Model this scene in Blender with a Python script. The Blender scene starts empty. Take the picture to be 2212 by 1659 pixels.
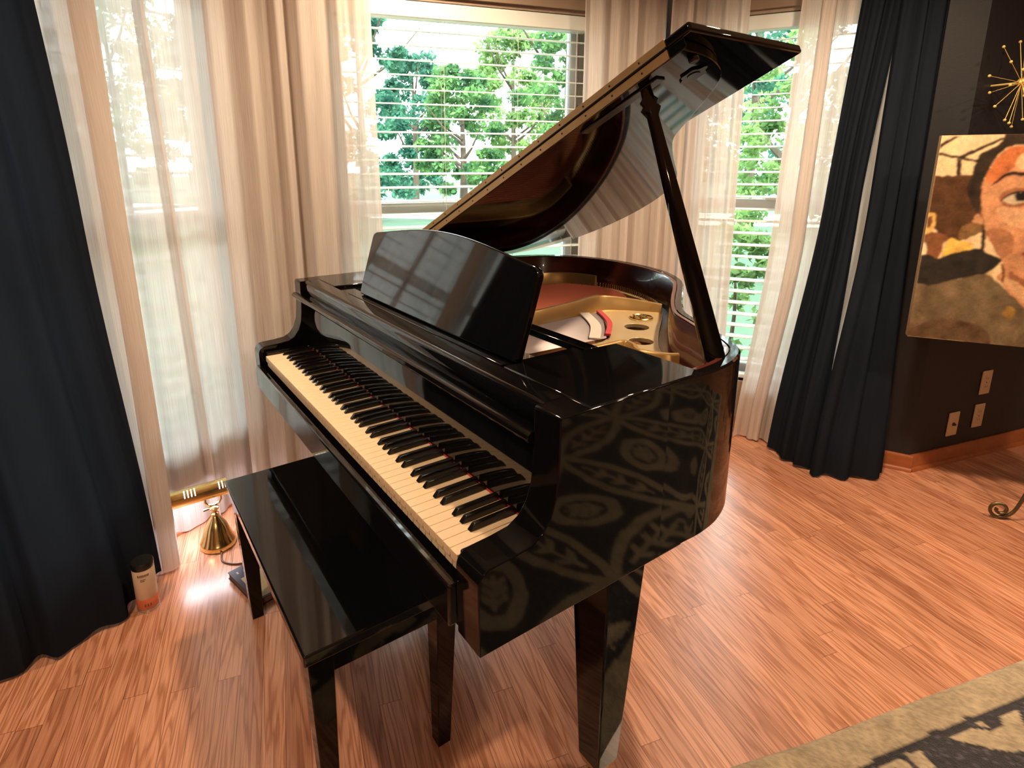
import bpy, bmesh, math, random
import numpy as np
from mathutils import Vector, Matrix
R = math.radians
PI = math.pi
sc = bpy.context.scene
COL = sc.collection

# ------------------------------------------------------------------ camera
cam_d = bpy.data.cameras.new('camera')
cam = bpy.data.objects.new('camera', cam_d)
COL.objects.link(cam)
cam.location = (1.91584, -0.41707, 1.34285)
cam.rotation_euler = (1.340037, 0.0033476, 0.974576)
cam_d.sensor_fit = 'HORIZONTAL'
cam_d.sensor_width = 36.0
cam_d.lens = 36.0 * 1234.205 / 2212.0
cam_d.shift_x = 61.7 / 2212.0
cam_d.shift_y = -178.0 / 2212.0
cam_d.clip_start = 0.02
cam_d.clip_end = 300
sc.camera = cam

# ------------------------------------------------------------------ world, sun, exposure
W = bpy.data.worlds.new('sky'); sc.world = W
W.use_nodes = True
bg = W.node_tree.nodes['Background']
bg.inputs[0].default_value = (0.92, 0.97, 1.0, 1)
bg.inputs[1].default_value = 8.5
sd = bpy.data.lights.new('sun', 'SUN'); sd.energy = 7.0; sd.angle = R(0.6); sd.color = (1, .93, .78)
so = bpy.data.objects.new('sun', sd); COL.objects.link(so)
so.rotation_euler = (R(38), 0, R(75))          # sun high behind the house
sc.view_settings.view_transform = 'Standard'
sc.view_settings.look = 'None'
sc.view_settings.gamma = 1.0
sc.view_settings.use_curve_mapping = False
sc.view_settings.exposure = 0.0
try:
    sc.cycles.use_denoising = True
    sc.cycles.max_bounces = 10
    sc.cycles.transparent_max_bounces = 24
    sc.cycles.caustics_reflective = False
    sc.cycles.caustics_refractive = False
    sc.cycles.sample_clamp_indirect = 6.0
except Exception:
    pass
# recessed ceiling downlights of the room (warm), plus added fill lights
def downlight_or_fill(x, y, p, col=(1, .74, .48), size=.11, z=2.425, spread=150):
    d = bpy.data.lights.new('downlight_or_fill', 'AREA'); d.shape = 'DISK'; d.size = size; d.energy = p; d.color = col
    d.spread = R(spread)
    o = bpy.data.objects.new('downlight_or_fill', d); COL.objects.link(o); o.location = (x, y, z)
downlight_or_fill(0.85, -1.0, 25)
downlight_or_fill(1.15, 1.45, 34)
downlight_or_fill(0.15, 0.62, 24)  # fill light added over the bay to brighten the corner curtains
downlight_or_fill(3.9, -1.2, 40)
downlight_or_fill(2.2, 2.0, 26)  # extra light added to lift the floor right of the piano
downlight_or_fill(3.2, 3.6, 16)

# ------------------------------------------------------------------ tagging
def tag(o, label=None, cat=None, group=None, kind=None):
    if label: o['label'] = label
    if cat: o['category'] = cat
    if group: o['group'] = group
    if kind: o['kind'] = kind
    return o
def empty(name, loc=(0, 0, 0), rz=0.0):
    o = bpy.data.objects.new(name, None); COL.objects.link(o)
    o.location = loc; o.rotation_euler = (0, 0, rz); o.empty_display_size = .05
    return o

# ------------------------------------------------------------------ mesh builder
class MB:
    def __init__(s): s.v = []; s.f = []
    def add(s, vs, fs):
        n = len(s.v); s.v += [tuple(map(float, q)) for q in vs]; s.f += [tuple(i + n for i in q) for q in fs]; return s
    def box(s, x0, x1, y0, y1, z0, z1, M=None):
        vs = [(x0, y0, z0), (x1, y0, z0), (x1, y1, z0), (x0, y1, z0), (x0, y0, z1), (x1, y0, z1), (x1, y1, z1), (x0, y1, z1)]
        if M is not None: vs = [M @ Vector(q) for q in vs]
        return s.add(vs, [(0, 3, 2, 1), (4, 5, 6, 7), (0, 1, 5, 4), (1, 2, 6, 5), (2, 3, 7, 6), (3, 0, 4, 7)])
    def taper(s, c0, h0, z0, c1, h1, z1):
        vs = [(c0[0] + a * h0[0], c0[1] + b * h0[1], z0) for a, b in ((-1, -1), (1, -1), (1, 1), (-1, 1))]
        vs += [(c1[0] + a * h1[0], c1[1] + b * h1[1], z1) for a, b in ((-1, -1), (1, -1), (1, 1), (-1, 1))]
        return s.add(vs, [(0, 3, 2, 1), (4, 5, 6, 7), (0, 1, 5, 4), (1, 2, 6, 5), (2, 3, 7, 6), (3, 0, 4, 7)])
    def prism(s, pts, fn0, fn1):
        """polygon pts mapped by fn0 / fn1 to 3d, capped"""
        n = len(pts)
        vs = [fn0(*q) for q in pts] + [fn1(*q) for q in pts]
        fs = [tuple(range(n))[::-1], tuple(range(n, 2 * n))] + [(i, (i + 1) % n, n + (i + 1) % n, n + i) for i in range(n)]
        return s.add(vs, fs)
    def tube(s, pts, r, seg=8, closed=False):
        pts = [Vector(q) for q in pts]; n = len(pts); rs = r if isinstance(r, (list, tuple)) else [r] * n
        base = len(s.v); up = Vector((0, 0, 1))
        prev = None
        for i, q in enumerate(pts):
            a = pts[(i - 1) % n] if (closed or i > 0) else q
            b = pts[(i + 1) % n] if (closed or i < n - 1) else q
            t = (b - a).normalized()
            if prev is None:
                e1 = t.cross(up)
                if e1.length < 1e-3: e1 = t.cross(Vector((1, 0, 0)))
                e1.normalize()
            else:
                e1 = (prev - t * prev.dot(t)).normalized()
            prev = e1; e2 = t.cross(e1)
            for k in range(seg):
                an = 2 * PI * k / seg
                s.v.append(tuple(q + (e1 * math.cos(an) + e2 * math.sin(an)) * rs[i]))
        m = n if closed else n - 1
        for i in range(m):
            for k in range(seg):
                a = base + i * seg + k; b = base + i * seg + (k + 1) % seg
                c = base + ((i + 1) % n) * seg + (k + 1) % seg; d = base + ((i + 1) % n) * seg + k
                s.f.append((a, b, c, d))
        if not closed:
            s.f.append(tuple(base + k for k in range(seg))[::-1]); s.f.append(tuple(base + (n - 1) * seg + k for k in range(seg)))
        return s
    def lathe(s, prof, c=(0, 0, 0), seg=28, M=None):
        base = len(s.v); n = len(prof)
        for r, z in prof:
            for k in range(seg):
                a = 2 * PI * k / seg
                q = Vector((r * math.cos(a), r * math.sin(a), z))
                if M is not None: q = M @ q
                s.v.append(tuple(q + Vector(c)))
        for i in range(n - 1):
            for k in range(seg):
                s.f.append((base + i * seg + k, base + i * seg + (k + 1) % seg, base + (i + 1) * seg + (k + 1) % seg, base + (i + 1) * seg + k))
        s.f.append(tuple(base + k for k in range(seg))[::-1]); s.f.append(tuple(base + (n - 1) * seg + k for k in range(seg)))
        return s
    def ball(s, c, r, seg=10, rings=6):
        prof = [(max(r * math.sin(PI * i / rings), 1e-5), -r * math.cos(PI * i / rings)) for i in range(rings + 1)]
        return s.lathe(prof, c, seg)
    def sweep(s, path, prof, closed=False):
        """path: list of (xy); prof: list of (offset to the left normal, z)."""
        n = len(path); m = len(prof); base = len(s.v)
        for i in range(n):
            a = Vector(path[(i - 1) % n] if (closed or i > 0) else path[i]); b = Vector(path[(i + 1) % n] if (closed or i < n - 1) else path[i])
            t = (b - a).normalized(); nn = Vector((-t.y, t.x))
            for o, z in prof:
                q = Vector(path[i]) + nn * o
                s.v.append((q.x, q.y, z))
        for i in range(n if closed else n - 1):
            for k in range(m):
                a = base + i * m + k; b = base + i * m + (k + 1) % m
                c = base + ((i + 1) % n) * m + (k + 1) % m; d = base + ((i + 1) % n) * m + k
                s.f.append((a, b, c, d))
        if not closed:
            s.f.append(tuple(base + k for k in range(m))[::-1]); s.f.append(tuple(base + (n - 1) * m + k for k in range(m)))
        return s
    def build(s, name, mat, parent=None, bevel=0, smooth=None, seg=2, loc=None, fix=True):
        me = bpy.data.meshes.new(name)
        me.from_pydata(s.v, [], s.f)
        if fix:
            bm = bmesh.new(); bm.from_mesh(me); bmesh.ops.recalc_face_normals(bm, faces=bm.faces[:]); bm.to_mesh(me); bm.free()
        me.materials.append(mat)
        o = bpy.data.objects.new(name, me); COL.objects.link(o)
        if smooth is None: smooth = True
        if smooth:
            me.polygons.foreach_set('use_smooth', [True] * len(me.polygons))
            me.set_sharp_from_angle(angle=R(35))
        if bevel:
            b = o.modifiers.new('bevel', 'BEVEL'); b.width = bevel; b.segments = seg; b.limit_method = 'ANGLE'; b.angle_limit = R(40); b.harden_normals = False
        if parent is not None:
            o.parent = parent
            o.matrix_parent_inverse = Matrix.Translation(Vector(parent.location)).to_4x4().inverted() if parent.rotation_euler.z == 0 else (Matrix.Translation(Vector(parent.location)) @ Matrix.Rotation(parent.rotation_euler.z, 4, 'Z')).inverted()
        if loc: o.location = loc
        return o
def sub(o, parent):
    """parent a world-space mesh to another world-space mesh part"""
    o.parent = parent
    return o
def catmull(pts, n=6, closed=False):
    out = []; m = len(pts)
    for i in range(m if closed else m - 1):
        p0 = pts[(i - 1) % m] if (closed or i > 0) else pts[i]; p1 = pts[i]; p2 = pts[(i + 1) % m]; p3 = pts[(i + 2) % m] if (closed or i < m - 2) else p2
        for k in range(n):
            t = k / n
            out.append(tuple(.5 * ((2 * b) + (-a + c) * t + (2 * a - 5 * b + 4 * c - d) * t * t + (-a + 3 * b - 3 * c + d) * t ** 3) for a, b, c, d in zip(p0, p1, p2, p3)))
    if not closed: out.append(tuple(pts[-1]))
    return out
def offset(path, d):
    out = []; n = len(path)
    for i in range(n):
        a = Vector(path[max(i - 1, 0)]); b = Vector(path[min(i + 1, n - 1)]); t = (b - a).normalized()
        out.append((path[i][0] - t.y * d, path[i][1] + t.x * d))
    return out

# ------------------------------------------------------------------ materials
def newmat(name):
    m = bpy.data.materials.new(name); m.use_nodes = True
    nt = m.node_tree; nt.nodes.clear()
    out = nt.nodes.new('ShaderNodeOutputMaterial')
    return m, nt, out
def pmat(name, col, rough=.5, metal=0, spec=.5, coat=0, bump=None, var=None, emit=None, estr=0, sheen=0):
    m, nt, out = newmat(name)
    b = nt.nodes.new('ShaderNodeBsdfPrincipled')
    b.inputs['Base Color'].default_value = (*col, 1); b.inputs['Roughness'].default_value = rough; b.inputs['Metallic'].default_value = metal
    b.inputs['Specular IOR Level'].default_value = spec
    b.inputs['Coat Weight'].default_value = coat; b.inputs['Coat Roughness'].default_value = .03
    b.inputs['Sheen Weight'].default_value = sheen
    if emit: b.inputs['Emission Color'].default_value = (*emit, 1); b.inputs['Emission Strength'].default_value = estr
    nt.links.new(b.outputs[0], out.inputs[0])
    tc = nt.nodes.new('ShaderNodeTexCoord')
    if var:                     # (scale xyz, amount)
        mp = nt.nodes.new('ShaderNodeMapping'); mp.inputs['Scale'].default_value = var[0]
        nz = nt.nodes.new('ShaderNodeTexNoise'); nz.inputs['Scale'].default_value = 1; nz.inputs['Detail'].default_value = 5
        mx = nt.nodes.new('ShaderNodeMix'); mx.data_type = 'RGBA'
        a = var[1]
        mx.inputs[6].default_value = (*[c * (1 - a) for c in col], 1); mx.inputs[7].default_value = (*[min(1, c * (1 + a)) for c in col], 1)
        nt.links.new(tc.outputs['Object'], mp.inputs[0]); nt.links.new(mp.outputs[0], nz.inputs['Vector'])
        nt.links.new(nz.outputs['Fac'], mx.inputs[0]); nt.links.new(mx.outputs[2], b.inputs['Base Color'])
    if bump:                    # (scale, strength)
        nz = nt.nodes.new('ShaderNodeTexNoise'); nz.inputs['Scale'].default_value = bump[0]; nz.inputs['Detail'].default_value = 4
        bp = nt.nodes.new('ShaderNodeBump'); bp.inputs['Strength'].default_value = bump[1]; bp.inputs['Distance'].default_value = .002
        nt.links.new(tc.outputs['Object'], nz.inputs['Vector']); nt.links.new(nz.outputs['Fac'], bp.inputs['Height']); nt.links.new(bp.outputs[0], b.inputs['Normal'])
    return m
def attrmat(name, rough, bump=None, sheen=0):
    m, nt, out = newmat(name)
    b = nt.nodes.new('ShaderNodeBsdfPrincipled'); b.inputs['Roughness'].default_value = rough; b.inputs['Specular IOR Level'].default_value = .2
    b.inputs['Sheen Weight'].default_value = sheen
    a = nt.nodes.new('ShaderNodeAttribute'); a.attribute_name = 'paint'
    nt.links.new(a.outputs['Color'], b.inputs['Base Color']); nt.links.new(b.outputs[0], out.inputs[0])
    if bump:
        tc = nt.nodes.new('ShaderNodeTexCoord'); nz = nt.nodes.new('ShaderNodeTexNoise'); nz.inputs['Scale'].default_value = bump[0]; nz.inputs['Detail'].default_value = 5
        bp = nt.nodes.new('ShaderNodeBump'); bp.inputs['Strength'].default_value = bump[1]; bp.inputs['Distance'].default_value = .006
        nt.links.new(tc.outputs['Object'], nz.inputs['Vector']); nt.links.new(nz.outputs['Fac'], bp.inputs['Height']); nt.links.new(bp.outputs[0], b.inputs['Normal'])
    return m
def cloth(name, col, transp, transl, slub=.25, rough=.9):
    """woven curtain cloth with vertical slubs; uv = metres across / metres up"""
    m, nt, out = newmat(name)
    uv = nt.nodes.new('ShaderNodeUVMap'); uv.uv_map = 'UVMap'
    mp = nt.nodes.new('ShaderNodeMapping'); mp.inputs['Scale'].default_value = (330, 5, 1)
    nz = nt.nodes.new('ShaderNodeTexNoise'); nz.inputs['Scale'].default_value = 1; nz.inputs['Detail'].default_value = 4
    nt.links.new(uv.outputs[0], mp.inputs[0]); nt.links.new(mp.outputs[0], nz.inputs['Vector'])
    mx = nt.nodes.new('ShaderNodeMix'); mx.data_type = 'RGBA'
    mx.inputs[6].default_value = (*[c * (1 - slub) for c in col], 1); mx.inputs[7].default_value = (*[min(1, c * (1 + slub * .6)) for c in col], 1)
    nt.links.new(nz.outputs['Fac'], mx.inputs[0])
    d = nt.nodes.new('ShaderNodeBsdfDiffuse'); t = nt.nodes.new('ShaderNodeBsdfTranslucent'); tr = nt.nodes.new('ShaderNodeBsdfTransparent')
    nt.links.new(mx.outputs[2], d.inputs[0]); nt.links.new(mx.outputs[2], t.inputs[0])
    m1 = nt.nodes.new('ShaderNodeMixShader'); m1.inputs[0].default_value = transl
    nt.links.new(d.outputs[0], m1.inputs[1]); nt.links.new(t.outputs[0], m1.inputs[2])
    if transp > 0:
        m2 = nt.nodes.new('ShaderNodeMixShader')
        mr = nt.nodes.new('ShaderNodeMapRange'); mr.inputs['From Min'].default_value = .3; mr.inputs['From Max'].default_value = .7
        mr.inputs['To Min'].default_value = 1 - transp * 1.5; mr.inputs['To Max'].default_value = 1 - transp * .5
        nt.links.new(nz.outputs['Fac'], mr.inputs[0]); nt.links.new(mr.outputs[0], m2.inputs[0])
        nt.links.new(tr.outputs[0], m2.inputs[1]); nt.links.new(m1.outputs[0], m2.inputs[2]); nt.links.new(m2.outputs[0], out.inputs[0])
    else:
        nt.links.new(m1.outputs[0], out.inputs[0])
    return m
def glassmat():
    m, nt, out = newmat('window_glass')
    tr = nt.nodes.new('ShaderNodeBsdfTransparent'); tr.inputs[0].default_value = (.94, .99, .98, 1)
    gl = nt.nodes.new('ShaderNodeBsdfGlossy'); gl.inputs['Roughness'].default_value = .01
    lw = nt.nodes.new('ShaderNodeFresnel'); lw.inputs[0].default_value = 1.45
    mx = nt.nodes.new('ShaderNodeMixShader')
    nt.links.new(lw.outputs[0], mx.inputs[0]); nt.links.new(tr.outputs[0], mx.inputs[1]); nt.links.new(gl.outputs[0], mx.inputs[2]); nt.links.new(mx.outputs[0], out.inputs[0])
    return m
def floormat():
    m, nt, out = newmat('oak_strip_floor')
    N = nt.nodes.new; Lk = nt.links.new
    tc = N('ShaderNodeTexCoord'); mp = N('ShaderNodeMapping'); mp.inputs['Rotation'].default_value = (0, 0, R(15))
    Lk(tc.outputs['Object'], mp.inputs[0])
    def M(op, a, b=None, c=None):
        q = N('ShaderNodeMath'); q.operation = op
        for i, v in enumerate((a, b, c)):
            if v is None: continue
            if isinstance(v, (int, float)): q.inputs[i].default_value = v
            else: Lk(v, q.inputs[i])
        return q.outputs[0]
    sx = N('ShaderNodeSeparateXYZ'); Lk(mp.outputs[0], sx.inputs[0])
    yr = M('DIVIDE', sx.outputs[1], .057); row = M('FLOOR', yr)
    w1 = N('ShaderNodeTexWhiteNoise'); w1.noise_dimensions = '1D'; Lk(row, w1.inputs['W'])
    xs = M('MULTIPLY_ADD', w1.outputs['Value'], 9.7, M('DIVIDE', sx.outputs[0], .78)); colm = M('FLOOR', xs)
    cb = N('ShaderNodeCombineXYZ'); Lk(row, cb.inputs[0]); Lk(colm, cb.inputs[1])
    w2 = N('ShaderNodeTexWhiteNoise'); w2.noise_dimensions = '2D'; Lk(cb.outputs[0], w2.inputs['Vector'])
    fy = M('FRACT', yr); ey = M('MULTIPLY', M('MINIMUM', fy, M('SUBTRACT', 1, fy)), .057)
    fx_ = M('FRACT', xs); ex = M('MULTIPLY', M('MINIMUM', fx_, M('SUBTRACT', 1, fx_)), .78)
    gap = M('LESS_THAN', M('MINIMUM', ey, ex), .0006)
    # per-strip shift of the grain
    sh = N('ShaderNodeVectorMath'); sh.operation = 'MULTIPLY_ADD'; sh.inputs[1].default_value = (7.3, 3.1, 0)
    Lk(w2.outputs['Color'], sh.inputs[0]); Lk(mp.outputs[0], sh.inputs[2])
    m2 = N('ShaderNodeMapping'); m2.inputs['Scale'].default_value = (1.1, 15, 1); Lk(sh.outputs[0], m2.inputs[0])
    n1 = N('ShaderNodeTexNoise'); n1.inputs['Scale'].default_value = 1.0; n1.inputs['Detail'].default_value = 3; n1.inputs['Roughness'].default_value = .5; n1.inputs['Distortion'].default_value = .25
    Lk(m2.outputs[0], n1.inputs['Vector'])
    # growth rings: contour bands of the stretched noise
    mm = N('ShaderNodeMath'); mm.operation = 'MULTIPLY'; mm.inputs[1].default_value = 13; Lk(n1.outputs['Fac'], mm.inputs[0])
    fr = N('ShaderNodeMath'); fr.operation = 'FRACT'; Lk(mm.outputs[0], fr.inputs[0])
    rp = N('ShaderNodeValToRGB'); e = rp.color_ramp.elements
    e[0].position = 0; e[0].color = (.0, .0, .0, 1); e[1].position = 1; e[1].color = (0, 0, 0, 1)
    for ps, v in ((.16, .25), (.4, 1), (.8, .85)):
        q = e.new(ps); q.color = (v, v, v, 1)
    Lk(fr.outputs[0], rp.inputs[0])
    m3 = N('ShaderNodeMapping'); m3.inputs['Scale'].default_value = (9, 330, 1); Lk(sh.outputs[0], m3.inputs[0])
    n2 = N('ShaderNodeTexNoise'); n2.inputs['Scale'].default_value = 1; n2.inputs['Detail'].default_value = 4; Lk(m3.outputs[0], n2.inputs['Vector'])
    c1 = N('ShaderNodeMix'); c1.data_type = 'RGBA'; c1.inputs[6].default_value = (.41, .165, .085, 1); c1.inputs[7].default_value = (.65, .325, .21, 1)
    Lk(rp.outputs[0], c1.inputs[0])
    c2 = N('ShaderNodeMix'); c2.data_type = 'RGBA'; c2.blend_type = 'MULTIPLY'; c2.inputs[0].default_value = .55
    rg = N('ShaderNodeValToRGB'); rg.color_ramp.elements[0].position = .3; rg.color_ramp.elements[0].color = (.45, .4, .36, 1); rg.color_ramp.elements[1].position = .62
    Lk(n2.outputs['Fac'], rg.inputs[0]); Lk(c1.outputs[2], c2.inputs[6]); Lk(rg.outputs[0], c2.inputs[7])
    # strip to strip tone
    c3 = N('ShaderNodeMix'); c3.data_type = 'RGBA'; c3.blend_type = 'MULTIPLY'; c3.inputs[0].default_value = 1
    rt = N('ShaderNodeValToRGB'); rt.color_ramp.elements[0].color = (.80, .73, .70, 1); rt.color_ramp.elements[1].color = (1.14, 1.12, 1.08, 1)
    Lk(w2.outputs['Value'], rt.inputs[0]); Lk(c2.outputs[2], c3.inputs[6]); Lk(rt.outputs[0], c3.inputs[7])
    c4 = N('ShaderNodeMix'); c4.data_type = 'RGBA'; c4.blend_type = 'MULTIPLY'; c4.inputs[7].default_value = (.35, .25, .2, 1)
    Lk(gap, c4.inputs[0]); Lk(c3.outputs[2], c4.inputs[6])
    b = N('ShaderNodeBsdfPrincipled'); b.inputs['Roughness'].default_value = .3; b.inputs['Specular IOR Level'].default_value = .5
    b.inputs['Coat Weight'].default_value = 1.0; b.inputs['Coat Roughness'].default_value = .27; b.inputs['Coat IOR'].default_value = 1.75
    Lk(c4.outputs[2], b.inputs['Base Color']); Lk(b.outputs[0], out.inputs[0])
    bp = N('ShaderNodeBump'); bp.inputs['Strength'].default_value = .08; bp.inputs['Distance'].default_value = .001; Lk(n2.outputs['Fac'], bp.inputs['Height']); Lk(bp.outputs[0], b.inputs['Normal'])
    return m
def leafmat(name, c1, c2):
    m, nt, out = newmat(name)
    N = nt.nodes.new; Lk = nt.links.new
    tc = N('ShaderNodeTexCoord'); nz = N('ShaderNodeTexNoise'); nz.inputs['Scale'].default_value = 1.6; nz.inputs['Detail'].default_value = 6
    Lk(tc.outputs['Object'], nz.inputs['Vector'])
    mx = N('ShaderNodeMix'); mx.data_type = 'RGBA'; mx.inputs[6].default_value = (*c1, 1); mx.inputs[7].default_value = (*c2, 1)
    mr = N('ShaderNodeMapRange'); mr.inputs[1].default_value = .35; mr.inputs[2].default_value = .65; Lk(nz.outputs['Fac'], mr.inputs[0]); Lk(mr.outputs[0], mx.inputs[0])
    d = N('ShaderNodeBsdfDiffuse'); t = N('ShaderNodeBsdfTranslucent'); ms = N('ShaderNodeMixShader'); ms.inputs[0].default_value = .4
    Lk(mx.outputs[2], d.inputs[0]); Lk(mx.outputs[2], t.inputs[0]); Lk(d.outputs[0], ms.inputs[1]); Lk(t.outputs[0], ms.inputs[2]); Lk(ms.outputs[0], out.inputs[0])
    return m

BLACK = pmat('piano_black_lacquer', (.0035, .0035, .004), .045, spec=.5)
BLACKC = pmat('black_case_lacquer', (.0035, .0035, .004), .05, spec=.26)
BLACK2 = pmat('black_satin', (.006, .006, .007), .25, var=((9, 9, 9), .3))
MAHOG = pmat('mahogany_inner_rim', (.085, .018, .012), .22, coat=.4, var=((3, 40, 60), .35))
GOLD = pmat('bronzed_iron_plate', (.72, .57, .34), .34, metal=.55, bump=(900, .05), var=((12, 12, 12), .12))
GOLD2 = pmat('bronze_strut', (.55, .35, .14), .36, metal=.6, var=((12, 12, 12), .15))
BRASS = pmat('polished_brass', (.88, .66, .28), .2, metal=1)
BRASS2 = pmat('aged_brass_hinge', (.44, .27, .12), .42, metal=.7, var=((30, 30, 30), .15))
IVORY = pmat('key_ivory', (.82, .62, .42), .22, var=((60, 60, 60), .04))
EBONY = pmat('key_ebony', (.006, .005, .005), .22, var=((60, 60, 60), .2))
FELT_RED = pmat('red_felt', (.5, .012, .02), .9, bump=(900, .4), sheen=.3)
SOUND = pmat('spruce_soundboard', (.30, .13, .06), .25, coat=.4, var=((60, 4, 4), .25))
COPPER = pmat('copper_wound_string', (.36, .1, .06), .32, metal=.85)
STEEL = pmat('steel_string', (.55, .5, .53), .28, metal=.9)
LINEN = cloth('linen_sheer', (.87, .80, .76), .10, .46)
NAVY = cloth('navy_drape_cloth', (.0175, .0225, .033), 0, .27, slub=.15)
WHITE = pmat('white_painted_trim', (.78, .76, .72), .45, bump=(80, .04))
TAUPE = pmat('taupe_painted_jamb', (.36, .27, .21), .5, bump=(80, .04))
BLINDW = pmat('white_blind_slat', (.80, .86, .85), .35, var=((5, 5, 5), .03))
DARKWALL = pmat('near_black_navy_wall', (.009, .0092, .0125), .55, bump=(160, .15))
TANWALL = pmat('warm_tan_wall', (.34, .25, .18), .7, bump=(160, .12))
CEIL = pmat('cream_ceiling', (.72, .68, .6), .8, bump=(120, .1))
OAKTRIM = pmat('stained_oak_trim', (.30, .085, .026), .3, var=((2, 40, 40), .3), coat=.3)
GLASS = glassmat()
FLOOR = floormat()

# ------------------------------------------------------------------ room geometry
CA = Vector((.2569, .9665)); CN = Vector((.9665, -.2569))        # house axis along the windows, normal into the room
C0 = Vector((1.047, 2.487))                                       # outside corner where the bay meets the main wall
DL = Vector((math.cos(R(115)), math.sin(R(115)))); DR = Vector((.856, .517)); DF = CA
LB, FB, RB = Vector((-.36, -.32)), Vector((-.30, 1.15)), Vector((.38, 2.28))   # blind planes
NL, NF, NR = Vector((.9063, .4226)), CN, Vector((.517, -.856))
def inter(P, d, Q, e):
    A = np.array([[d.x, -e.x], [d.y, -e.y]]); s = np.linalg.solve(A, np.array([Q.x - P.x, Q.y - P.y]))
    return P + d * float(s[0])
WIN = .045                                                        # wall face sits this far inside the blinds
lw, fw, rw = LB + NL * WIN, FB + NF * WIN, RB + NR * WIN
K1 = inter(lw, DL, fw, DF); K2 = inter(fw, DF, rw, DR)
J1 = RB + DR * .60 + NR * WIN; J2 = Vector((.935, 2.435))
L0 = Vector((.14, -1.42)); L0 = inter(lw, DL, C0, CA)
far = C0 + CA * 3.2; back_a = far + CN * 5.2; back_b = L0 - CA * 2.6 + CN * (5.2); near_w = L0 - CA * 2.6
outline = [near_w, L0, K1, K2, J1, J2, C0, far, back_a, back_b]
MB().prism([(q.x, q.y) for q in outline], lambda x, y: (x, y, -.12), lambda x, y: (x, y, 0)).build('floor', FLOOR, smooth=False)['kind'] = 'structure'
MB().prism([(q.x, q.y) for q in outline], lambda x, y: (x, y, 2.44), lambda x, y: (x, y, 2.56)).build('ceiling', CEIL, smooth=False)['kind'] = 'structure'
def wall(name, a, b, mat, openings=(), th=.17, z1=2.44):
    """wall from a to b, thickness to the outside (left of a->b); openings (s0, s1, z0, z1) along it"""
    d = (b - a); Ln = d.length; d = d / Ln; n = Vector((-d.y, d.x))
    mb = MB()
    def seg(s0, s1, z0, z1):
        p = [a + d * s0, a + d * s1, a + d * s1 + n * th, a + d * s0 + n * th]
        mb.add([(q.x, q.y, z0) for q in p] + [(q.x, q.y, z1) for q in p], [(0, 3, 2, 1), (4, 5, 6, 7), (0, 1, 5, 4), (1, 2, 6, 5), (2, 3, 7, 6), (3, 0, 4, 7)])
    cur = 0
    for s0, s1, zz0, zz1 in sorted(openings):
        if s0 > cur: seg(cur, s0, 0, z1)
        seg(s0, s1, 0, zz0); seg(s0, s1, zz1, z1); cur = s1
    seg(cur, Ln, 0, z1)
    o = mb.build(name, mat, smooth=False); o['kind'] = 'structure'; return o
Z0W, Z1W = .27, 2.03
# windows as spans along the blind planes
SP_F = (-.72, .47); SP_L = (-.75, .385); SP_R = (-.375, .43)
def span(a, P0, d, sp): return tuple(sorted(((P0 + d * sp[0] - a).dot(d), (P0 + d * sp[1] - a).dot(d))))
s = span(L0, LB, DL, SP_L); wall('wall_left', L0, K1, TANWALL, [(s[0], s[1], Z0W, Z1W)])
s = span(K1, FB, DF, SP_F); wall('wall_front', K1, K2, TANWALL, [(s[0], s[1], Z0W, Z1W)])
s = span(K2, RB, DR, SP_R); wall('wall_right', K2, J1, TANWALL, [(s[0], s[1], Z0W, Z1W)])
wall('wall_jamb', J1, J2, DARKWALL, th=-.05)
wall('wall_return', J2, C0, DARKWALL, th=.1)
wall('wall_main', C0, far, DARKWALL, th=.1)
wall('wall_far', far, back_a, TANWALL)
wall('wall_back', back_a, back_b, TANWALL)
wall('wall_near', back_b, near_w, TANWALL)
wall('wall_side', near_w, L0, DARKWALL)
def baseboard(name, a, b, h=.075, t=.014):
    d = (b - a).normalized(); n = Vector((d.y, -d.x))
    mb = MB()
    mb.sweep([tuple(a), tuple(b)], [(-.0005, 0), (-t, 0), (-t, h - .012), (-t * .5, h), (-.0005, h)])
    mb.sweep([tuple(a + n * t), tuple(b + n * t)], [(0, 0), (-.012, 0), (-.010, .008), (-.006, .014), (0, .017)])
    mb.build(name, OAKTRIM)['kind'] = 'structure'
baseboard('baseboard_return', J2 + (C0 - J2) * .02, C0 + (C0 - J2).normalized() * .014)
baseboard('baseboard_main', C0 + CA * .0, far)
baseboard('baseboard_left', L0, K1); baseboard('baseboard_front', K1, K2); baseboard('baseboard_right', K2, J1)

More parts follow.
